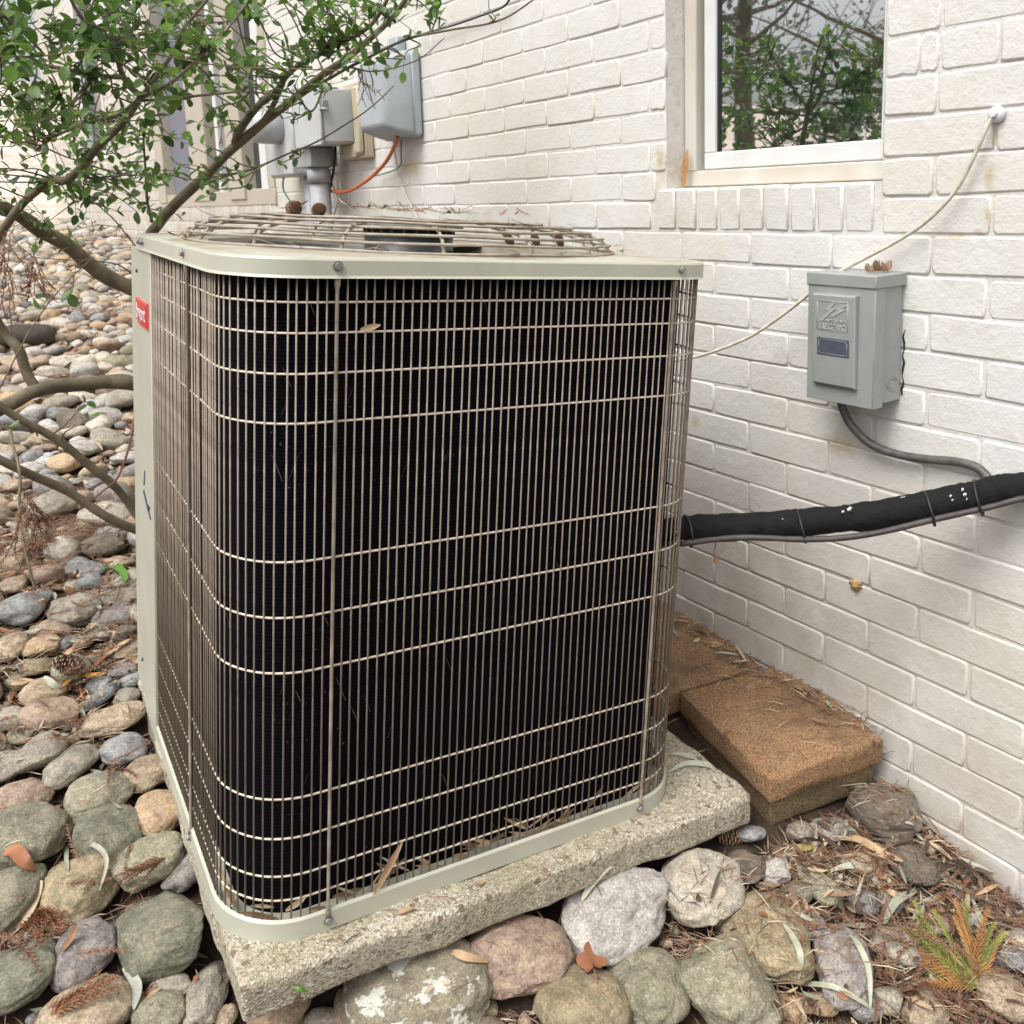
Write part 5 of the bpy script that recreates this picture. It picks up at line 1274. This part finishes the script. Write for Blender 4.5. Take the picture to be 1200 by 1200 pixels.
for _ in range(85):
    a = rd.uniform(0, 6.28); r = rd.uniform(.05, .34); x, y = CXG+r*math.cos(a), CYG+r*math.sin(a)
    z = .075 if r < .25 else lerp(.072, .03, (r-.25)/.14)
    if rd.random() < .5: r = rd.uniform(.35, .39); x, y, z = CXG+r*math.cos(a), CYG+r*math.sin(a), .018
    if max(abs(x), abs(y)) > .40: continue
    an = rd.uniform(0, 6.28); d = UB.to_3x3()@Vector((math.cos(an), math.sin(an), rd.uniform(-.1, .3)))
    (strip(gd_, gm(x, y, z+.003), d, Vector((0, 0, 1)), rd.uniform(.015, .05), rd.uniform(.002, .008), rd.uniform(-.5, .8), rd.choice([0, 2, 2, 3]), 4) if rd.random() < .6 else needle(gd_, gm(x, y, z+.003), d, rd.uniform(.02, .06), .0016, 2))
for _ in range(26):
    x, y = rd.uniform(.02, .26), rd.uniform(.08, .30); an = rd.uniform(0, 6.28)
    spray(gd_, gm(x, y, .078), UB.to_3x3()@Vector((math.cos(an), math.sin(an), .12)), rd.uniform(.03, .06), rd, .008, 500, 4 if rd.random() < .5 else 1)
tag(gd_.build('fan_guard_debris', LM), 'leaves and twigs gathered on the fan guard', 'leaf debris', kind='stuff')
for k in range(3):
    m_ = MB(); p = gm(.10+.07*k, -.20+.03*k, .052); strip(m_, p, UB.to_3x3()@Vector((.3, .1, -1)), Vector((1, 0, 0)), .035, .018, .7, 0, 5, 1.0)
    tag(m_.build('dead_leaf', LM[2]), ('leftmost', 'middle', 'rightmost')[k]+' of three crumpled brown leaves hanging in the fan guard', 'leaf', 'leaves hanging in the fan guard')
m_ = MB(); c0 = Vector((-.045, -.735, dz1+.010))
for k in range(9): strip(m_, c0+Vector((rd.uniform(-.012, .012), rd.uniform(-.016, .016), 0)), Vector((rd.uniform(-1, 1), rd.uniform(-1, 1), .9)), Vector((1, 0, .3)), .022, .013, rd.uniform(.5, 1.6), 0, 5, rd.uniform(-1, 1))
tag(m_.build('dead_leaf', LM[2]), 'crumpled brown leaf on top of the disconnect box', 'leaf')
m_ = MB(); p = atx(838, 632, -.36); m_.tube([p, p+Vector((.001, 0, -.012)), p+Vector((-.003, 0, -.026)), p+Vector((-.001, 0, -.036))], [.0008, .0018, .001, .0006], 5)
for k in range(4): strip(m_, p+Vector((0, 0, -.032)), Vector((rd.uniform(-1, 1), rd.uniform(-.5, .5), -1.2)), Vector((0, -1, 0)), .013, .009, .8, 0, 4)
tag(m_.build('dead_leaf', LM[2]), 'shrivelled leaf dangling from the pipe by the unit', 'leaf')
p = atx(803, 218, .03); m_ = MB(); strip(m_, atx(801, 219, .035), Vector((.0, -.12, 1)), Vector((-1, -.6, 0)), .085, .016, -.25, 0, 8); tag(m_.build('dry_leaf', leafmat('golden_dry_leaf', (.72, .56, .36), (.58, .42, .26))), 'golden brown leaf standing in the window corner', 'leaf')
m_ = MB(); lp = atx(1122, 1030, -.01); strip(m_, lp, Vector((-.2, -.4, 1)), Vector((-1, 0, .2)), .024, .02, .3, 0, 5); tag(m_.build('dry_leaf', LM[3]), 'pale triangular leaf leaning on the lower right wall', 'leaf')
for (a, b, c, lab) in (((440, 770), (452, 640), (1000, 0), ''),): pass
m_ = MB(); q0, _ = ground_hit(176, 735); m_.tube(smooth_path([at(167, 662, 1.92), at(173, 656, 1.90), at(181, 653, 1.88)], 3), .0012, 5); strip(m_, at(150, 690, 1.96), (at(188, 652, 1.86)-at(150, 690, 1.96)), (CAM-at(160, 680, 1.9)).normalized(), .085, .008, .1, 0, 7); tag(m_.build('dry_leaf', LM[1]), 'grey narrow leaf stuck against the corner post', 'leaf')

# ------------------------------------------------------------------ shrub
n = N('shrub_bark'); c = n.coord('Position'); f = n.noise(c, 30, 6)
M['bark'] = n.end(n.mix(n.ramp(f, [(.35, (0, 0, 0)), (.68, (1, 1, 1))]), lin((.46, .42, .33)), lin((.34, .31, .26))), .85, n.bump(n.noise(c, 120, 5), .7, .002))
M['redtwig'] = simple('reddish_twig', (.42, .30, .25), .7, .1, 40)
def green(name, a, b, tr=.35):
    n = N(name); c = n.coord('Position'); oi = n.n('ShaderNodeObjectInfo'); cc = n.mix(n.ramp(n.noise(c, 11, 3), [(.3, (0, 0, 0)), (.7, (1, 1, 1))]), lin(a), lin(b))
    n.l(cc, n.b.inputs['Base Color']); n.b.inputs['Roughness'].default_value = .32
    t = n.n('ShaderNodeBsdfTranslucent'); n.l(n.mix(.5, cc, lin((.45, .62, .20))), t.inputs[0]); mx = n.n('ShaderNodeMixShader'); mx.inputs[0].default_value = tr
    n.l(n.b.outputs[0], mx.inputs[1]); n.l(t.outputs[0], mx.inputs[2]); n.l(mx.outputs[0], n.t.nodes['Material Output'].inputs[0]); return n.m
M['yardleaf'] = leafmat('haze_paled_yard_leaf', (.60, .64, .57), (.47, .51, .46))  # leaf colour paled to imitate haze in the window reflection
GM = [green('glossy_leaf_green', (.36, .48, .27), (.25, .36, .20)), green('bright_leaf_green', (.51, .62, .35), (.38, .50, .26), .5), green('dark_leaf_green', (.24, .34, .20), (.17, .26, .16), .25)]
shrub = empty('broadleaf_shrub', at(215, 640, 2.85), 'leafy evergreen shrub with bare lower limbs behind the left side of the unit', 'shrub')
limbs = []
def limb(lst, r0, r1, name='limb', m='bark'):
    pts = smooth_path([at(*q) for q in lst], 6); n_ = len(pts)
    pts = [p+Vector((noise.noise(p*6), noise.noise(p*6+Vector((9, 0, 0))), noise.noise(p*6+Vector((0, 9, 0)))))*.012*min(1, i/4) for i, p in enumerate(pts)]
    m_ = MB(); m_.tube(pts, [lerp(r0, r1, i/(n_-1))*(1+.10*noise.noise(p*22)) for i, p in enumerate(pts)], 9); m_.build(name, M[m], shrub)
    limbs.extend((p, lerp(r0, r1, i/(n_-1))) for i, p in enumerate(pts)); return pts
limb([(215, 640, 2.85), (205, 480, 2.8), (190, 380, 2.75), (165, 345, 2.7), (130, 325, 2.65), (100, 305, 2.6), (75, 285, 2.55), (50, 272, 2.5), (15, 252, 2.4), (-40, 225, 2.3), (-110, 180, 2.2)], .026, .017)
limb([(215, 645, 2.85), (210, 520, 2.7), (190, 462, 2.6), (160, 450, 2.5), (130, 449, 2.47), (100, 451, 2.43), (70, 452, 2.38), (42, 458, 2.32), (15, 472, 2.28), (-40, 498, 2.2)], .022, .017)
limb([(44, 456, 2.33), (33, 435, 2.32), (22, 408, 2.3), (8, 393, 2.3), (-5, 370, 2.28), (-14, 330, 2.25), (-8, 290, 2.2), (12, 262, 2.15), (30, 238, 2.12), (48, 220, 2.1)], .0135, .009)
limb([(215, 650, 2.85), (195, 630, 2.6), (168, 608, 2.48), (150, 588, 2.45), (125, 562, 2.4), (90, 535, 2.35), (50, 505, 2.3), (10, 480, 2.25), (-40, 448, 2.2)], .013, .009)
limb([(215, 655, 2.85), (195, 632, 2.5), (160, 618, 2.38), (120, 600, 2.32), (85, 580, 2.28), (45, 560, 2.22), (5, 540, 2.15), (-40, 515, 2.1)], .0125, .010)
limb([(218, 640, 2.85), (205, 500, 2.85), (180, 380, 2.8), (172, 290, 2.7), (190, 258, 2.66), (225, 222, 2.6), (250, 198, 2.57), (280, 170, 2.53), (310, 143, 2.5), (340, 120, 2.46), (375, 90, 2.42), (410, 62, 2.4), (440, 38, 2.36), (470, 5, 2.3), (500, -40, 2.2)], .020, .006)
limb([(276, 172, 2.53), (282, 152, 2.5), (300, 128, 2.46), (325, 108, 2.42), (336, 92, 2.38), (355, 75, 2.36), (390, 55, 2.3), (430, 32, 2.25), (450, 5, 2.2), (465, -30, 2.1)], .012, .004)
limb([(304, 148, 2.5), (318, 128, 2.46), (334, 98, 2.40)], .008, .006)
limb([(345, 118, 2.46), (385, 92, 2.4), (430, 66, 2.3), (480, 46, 2.25), (530, 36, 2.2), (590, 18, 2.15), (630, -2, 2.1)], .005, .0018)
limb([(48, 220, 2.1), (62, 206, 2.08), (80, 208, 2.05), (95, 195, 2.02), (115, 170, 2.0), (140, 146, 1.98), (165, 113, 1.95)], .0105, .0075)
limb([(165, 113, 1.95), (150, 98, 1.93), (142, 75, 1.9), (142, 55, 1.9), (152, 25, 1.88), (165, -10, 1.85)], .0070, .004)
limb([(165, 113, 1.95), (185, 90, 1.93), (205, 62, 1.92), (215, 35, 1.9), (240, 0, 1.88), (255, -30, 1.85)], .0050, .003)
limb([(168, 112, 1.95), (200, 98, 1.95), (235, 65, 1.98), (265, 35, 2.0), (290, 0, 2.02), (305, -30, 2.0)], .0045, .002)
limb([(163, 116, 1.95), (140, 132, 1.97), (110, 142, 2.0), (70, 155, 2.05), (40, 175, 2.1)], .0055, .003)
limb([(160, 118, 1.95), (200, 116, 1.98), (250, 110, 2.0), (300, 107, 2.05), (340, 112, 2.1)], .0035, .0015)
limb([(0, 60, 1.75), (30, 75, 1.78), (70, 82, 1.8), (115, 86, 1.83), (145, 90, 1.9)], .0035, .005)
limb([(-30, -5, 1.6), (20, 40, 1.65), (50, 70, 1.7)], .004, .002)
limb([(80, -10, 1.7), (95, 20, 1.72), (120, 50, 1.8), (140, 72, 1.9)], .003, .004)
limb([(100, 205, 2.04), (92, 180, 2.05), (84, 150, 2.0), (70, 110, 1.95)], .003, .0015)
limb([(225, 222, 2.6), (300, 195, 2.5), (370, 165, 2.42), (420, 138, 2.35), (460, 100, 2.3)], .0035, .0012)
limb([(178, 260, 2.68), (172, 220, 2.6), (165, 170, 2.55), (172, 130, 2.5)], .005, .002)
limb([(0, 66, 1.5), (60, 64, 1.5), (130, 62, 1.52), (200, 66, 1.55), (270, 73, 1.58), (350, 80, 1.6), (400, 85, 1.62)], .0012, .0012, 'straw_stem', 'dead')
limb([(345, 100, 2.42), (365, 130, 2.35), (395, 80, 2.35), (440, 82, 2.3), (490, 70, 2.3), (520, 45, 2.25)], .003, .001)
tw = limb([(161, 480, 2.5), (152, 520, 2.42), (140, 560, 2.35), (125, 575, 2.3), (106, 588, 2.3)], .0035, .002, 'limb', 'redtwig')
limb([(160, 290, 2.6), (130, 255, 2.5), (95, 235, 2.4), (50, 262, 2.4)], .002, .001); limb([(160, 325, 2.6), (140, 310, 2.5), (80, 305, 2.4), (30, 300, 2.3)], .0022, .001)
limb([(-10, 480, 1.9), (20, 410, 1.9), (50, 365, 1.92), (85, 325, 1.95), (110, 300, 2.0)], .0016, .0012, 'straw_stem', 'dead')
limb([(12, 500, 2.2), (18, 540, 2.1), (22, 590, 2.05), (28, 640, 2.0), (40, 690, 1.98)], .004, .0025)
LEAF = []
for seed in range(4):
    r4 = random.Random(seed); vs = [(0, 0, 0)]; prof_ = [(.16, .36), (.40, .56), (.66, .52), (.87, .30), (1.0, .0)]
    m_ = MB(); cur = r4.uniform(-.25, .1)
    L_ = [(0, 0)]+prof_
    for t, w in L_: m_.v += [(t, -w*.5, abs(w)*.16+cur*t*t), (t, 0, cur*t*t), (t, w*.5, abs(w)*.16+cur*t*t)]
    for i in range(5):
        for j in (0, 1): m_.f.append((i*3+j, i*3+j+1, (i+1)*3+j+1, (i+1)*3+j)); m_.m.append(0); m_.sm.append(True)
    LEAF.append(m_)
leaf_list = []
rp_ = random.Random(77)
def cluster(px, py, d, n_, L, leafL, aim=None, density=1):
    tip = at(px, py, d)
    # nearest limb point
    best = min(limbs, key=lambda q: (q[0]-tip).length*(1 if q[0].z < tip.z+.1 else 1.4)+(.15 if q[1] > .012 else 0))
    a = best[0]; v = tip-a; ln = v.length
    midp = a+v*.5+Vector((rp_.uniform(-.04, .04), rp_.uniform(-.04, .04), -.05*ln+rp_.uniform(-.02, .03)))
    end = tip+v.normalized()*L*.6
    pts = smooth_path([a, midp, tip, end], 5)
    m = MB(); m.tube(pts, [lerp(min(best[1], .0026), .0008, i/(len(pts)-1)) for i in range(len(pts))], 4, 0, False)
    twigs.v and None
    b0 = len(twigs.v); twigs.v += m.v; twigs.f += [tuple(b0+i for i in f) for f in m.f]; twigs.m += m.m; twigs.sm += m.sm
    dirv = (end-midp).normalized(); 
    tot = (end-a).length; start = max(0, 1-(L*1.9)/max(tot, .01))
    for i in range(n_):
        t = lerp(start, 1, i/(n_-1)); q = pts[min(len(pts)-1, int(t*(len(pts)-1)))]; q2 = pts[min(len(pts)-1, int(t*(len(pts)-1))+1)]
        q = q.lerp(q2, t*(len(pts)-1) % 1)
        az = i*2.4+rp_.uniform(-.5, .5); o = dirv.orthogonal().normalized(); w = dirv.cross(o)
        ld = (dirv*rp_.uniform(.3, .9)+(o*math.cos(az)+w*math.sin(az))*1.0+Vector((0, 0, rp_.uniform(-.25, .35)))).normalized()
        up = Vector((rp_.uniform(-.6, .6), rp_.uniform(-.6, .6), 1)).normalized(); s_ = up.cross(ld).normalized(); nn = ld.cross(s_)
        l_ = leafL*rp_.uniform(.55, 1.2); wd = rp_.uniform(.85, 1.25)
        Mx = Matrix(((ld.x*l_, s_.x*l_*wd, nn.x*l_, q.x), (ld.y*l_, s_.y*l_*wd, nn.y*l_, q.y), (ld.z*l_, s_.z*l_*wd, nn.z*l_, q.z), (0, 0, 0, 1)))
        pxy = to_px(q); size = l_/max(.1, pxy[2]) if (0 < pxy[0] < 1200 and 0 < pxy[1] < 1200) else 0
        leaf_list.append((size, Mx, rp_.randrange(4), rp_.choices([0, 1, 2], [5, 4, 2])[0] if py > 60 or px > 200 else rp_.choices([0, 1, 2], [5, 2.5, 3])[0]))
twigs = MB()
def fill(n_, xr, yr, dr, leafL, nl=(7, 12), L=(.06, .12)):
    for _ in range(n_):
        cluster(rp_.uniform(*xr), rp_.uniform(*yr), rp_.uniform(*dr), rp_.randint(*nl), rp_.uniform(*L), leafL)
fill(54, (-40, 210), (-40, 80), (1.45, 1.9), .031)
fill(70, (-40, 190), (20, 150), (1.7, 2.2), .029)
fill(46, (-40, 160), (110, 235), (1.9, 2.4), .029)
fill(26, (90, 200), (140, 250), (2.2, 2.7), .028)
fill(30, (190, 310), (-20, 80), (1.9, 2.3), .032)
fill(16, (190, 300), (60, 140), (2.0, 2.5), .031)
fill(10, (190, 270), (120, 225), (2.3, 2.6), .028, (6, 9))
fill(28, (300, 450), (-20, 60), (2.1, 2.4), .032)
fill(15, (300, 430), (50, 105), (2.2, 2.5), .031, (6, 9))
fill(7, (440, 520), (0, 45), (2.2, 2.35), .031, (6, 9))
fill(4, (320, 350), (120, 190), (2.3, 2.4), .026, (6, 9))
fill(5, (400, 500), (50, 110), (2.2, 2.35), .031, (5, 8))
fill(10, (0, 140), (235, 280), (2.3, 2.6), .026, (5, 8))
fill(1, (570, 590), (5, 12), (2.15, 2.2), .022, (5, 6))
for px, py, d in ((96, 476, 2.3), (110, 490, 2.3), (85, 340, 2.1), (40, 350, 2.0), (30, 505, 2.2)): cluster(px, py, d, 3, .03, .036)
tag(twigs.build('twigs', M['bark'], shrub), kind='stuff')
leaf_list.sort(key=lambda q: -q[0])
lme = {}; rest_l = [MB(), MB(), MB()]
inv = WM[shrub.name].inverted()
for i, (sz, Mx, v, mi) in enumerate(leaf_list):
    if i < 290:
        if (v, mi) not in lme: lme[(v, mi)] = LEAF[v].mesh('leaf', [GM[mi]])
        link_mesh('leaf', lme[(v, mi)], shrub, inv@Mx)
    else:
        t = rest_l[mi]; b0 = len(t.v); t.v += [tuple(Mx@Vector(q)) for q in LEAF[v].v]; t.f += [tuple(b0+a for a in f) for f in LEAF[v].f]; t.m += LEAF[v].m; t.sm += LEAF[v].sm
for t, m in zip(rest_l, GM): tag(t.build('foliage', m, shrub), kind='stuff')
# dead conifer fronds hanging in the shrub
def hang(px, py, d, n_, L, label, spread=.03, m='needle', sub=6, nl=.008):
    m_ = MB(); r5 = random.Random(int(px+py))
    for _ in range(n_):
        p = at(px+r5.gauss(0, 4), py+r5.gauss(0, 4), d+r5.gauss(0, .02)); dv = Vector((r5.uniform(-.5, .5), r5.uniform(-.5, .5), -1))
        Lx = L*r5.uniform(.6, 1.1); spray(m_, p, dv, Lx, r5, nl, 260, 0, .3)
        for k in range(sub):
            t = r5.uniform(.2, .9); spray(m_, p+dv.normalized()*Lx*t, dv+Vector((r5.uniform(-.9, .9), r5.uniform(-.9, .9), 0)), Lx*.35, r5, nl, 350, 0, .8)
    return tag(m_.build('dead_conifer_frond', M[m]), label, 'conifer frond')
hang(8, 268, 1.75, 5, .17, 'dark reddish dead frond hanging at the left edge below the leaves'); hang(38, 290, 1.8, 2, .10, 'smaller dark reddish frond hanging right of the big one')
hang(28, 575, 1.95, 6, .14, 'brown dead frond hanging from the lowest limb on the left', nl=.012)
hang(425, 75, 2.25, 4, .10, 'dry brown tassel of twigs hanging among the leaves before the utility box', sub=3, nl=.005)
hang(263, 135, 2.4, 2, .12, 'dead pinkish twig hanging before the far window', sub=3, m='needle', nl=.006)
hang(352, 95, 2.3, 2, .10, 'thin dry frond hanging before the breaker panel', sub=1, nl=.003)
# fallen log in the far stone bed
m_ = MB(); lg = smooth_path([ground_hit(-20, 398, .03)[0], ground_hit(20, 394, .05)[0], ground_hit(65, 392, .05)[0]], 4); m_.tube(lg, [.05, .055, .05, .05, .055, .05, .05, .045, .03], 10); M['log'] = simple('dark_rotten_wood', (.30, .27, .24), .9, .2, 20, .8, .006); tag(m_.build('fallen_log', M['log']), 'dark rotten log lying in the far left stone bed', 'log')

# ------------------------------------------------------------------ trees across the yard (seen in the window reflection) and beyond the house
def tree(x, y, h, cr, seed, leaf_m, nleaf, label, bare=False, trunk_r=.14, lsz=.10, zc=.62, gname='yard trees'):
    r6 = random.Random(seed); z0 = g(x, y) if abs(y) < 300 else 0
    e = empty('yard_tree', (x, y, z0), label, 'tree', gname); m_ = MB(); base = Vector((x, y, z0-.1)); top = base+Vector((r6.uniform(-.4, .4), r6.uniform(-.4, .4), h))
    m_.tube([base, base.lerp(top, .3)+Vector((.08, .05, 0)), base.lerp(top, .65), top], [trunk_r, trunk_r*.75, trunk_r*.45, .02], 9); tips = []
    for k in range(34 if bare else 26):
        t = r6.uniform(.18, .95); a = r6.uniform(0, 6.28); p = base.lerp(top, t); ln = cr*(1.15-t*.8)*r6.uniform(.6, 1.1)
        q = p+Vector((math.cos(a), math.sin(a), r6.uniform(.0, .7)))*ln; md = p.lerp(q, .5)+Vector((0, 0, -.06*ln+r6.uniform(-.1, .1)))
        m_.tube([p, md, q], [trunk_r*.28*(1.1-t), trunk_r*.16*(1.1-t)+.006, .006], 5, 0, False); tips += [p.lerp(q, .45), md.lerp(q, .5), q]
        for j in range(7 if bare else 2):
            s = p.lerp(q, r6.uniform(.3, 1)); u = s+Vector((r6.uniform(-1, 1), r6.uniform(-1, 1), r6.uniform(-.2, 1)))*ln*.38; m_.tube([s, s.lerp(u, .5)+Vector((0, 0, .03)), u], [.010, .007, .003], 4, 0, False); tips.append(u)
    m_.build('trunk', M['bark'], e)
    c_ = MB()
    for _ in range(nleaf):
        t = tips[r6.randrange(len(tips))]; p = t+Vector((r6.gauss(0, 1), r6.gauss(0, 1), r6.gauss(0, .6)))*cr*.13
        d = Vector((r6.uniform(-1, 1), r6.uniform(-1, 1), r6.uniform(-1, .6))).normalized(); s_ = d.orthogonal().normalized()*lsz*.35*r6.uniform(.6, 1.2); L_ = lsz*r6.uniform(.6, 1.3)
        b0 = len(c_.v); c_.v += [tuple(p), tuple(p+d*L_*.5+s_), tuple(p+d*L_), tuple(p+d*L_*.5-s_)]; c_.f.append((b0, b0+1, b0+2, b0+3)); c_.m.append(0); c_.sm.append(False)
    if nleaf: tag(c_.build('crown', leaf_m, e), kind='stuff')
tree(-7.6, 6.6, 6.0, 1.5, 1, M['yardleaf'], 1500, 'dense dark evergreen tree across the yard reflected in the window')
tree(-5.8, 3.2, 1.25, .8, 2, M['yardleaf'], 1500, 'low bushy evergreen across the yard reflected at the bottom of the window', lsz=.07)
tree(-6.9, 7.9, 1.7, 1.2, 6, M['yardleaf'], 2000, 'second low bush farther along the yard edge', lsz=.08)
tree(-10.5, 10.5, 8.0, 3.0, 3, LM[2], 700, 'tall bare tree far across the yard', bare=True, trunk_r=.2)
tree(-13.5, 8.5, 8.5, 3.2, 4, LM[2], 700, 'bare forked tree farthest across the yard', bare=True, trunk_r=.22)
tree(-9.8, 4.0, 4.0, 1.3, 5, M['yardleaf'], 1100, 'evergreen tree with open crown left across the yard')
tree(-2.5, 16, 6, 2.4, 8, LM[2], 1200, 'bare tree on the slope beyond the end of the house', bare=True)
tree(-.6, 22, 7, 2.6, 9, LM[2], 1200, 'second bare tree high on the slope beyond the house', bare=True)
tree(-4.2, 13, 2.4, 1.4, 10, GM[2], 3500, 'bushy evergreen on the slope beyond the house', lsz=.09)
S.render.resolution_x = S.render.resolution_y = 1024
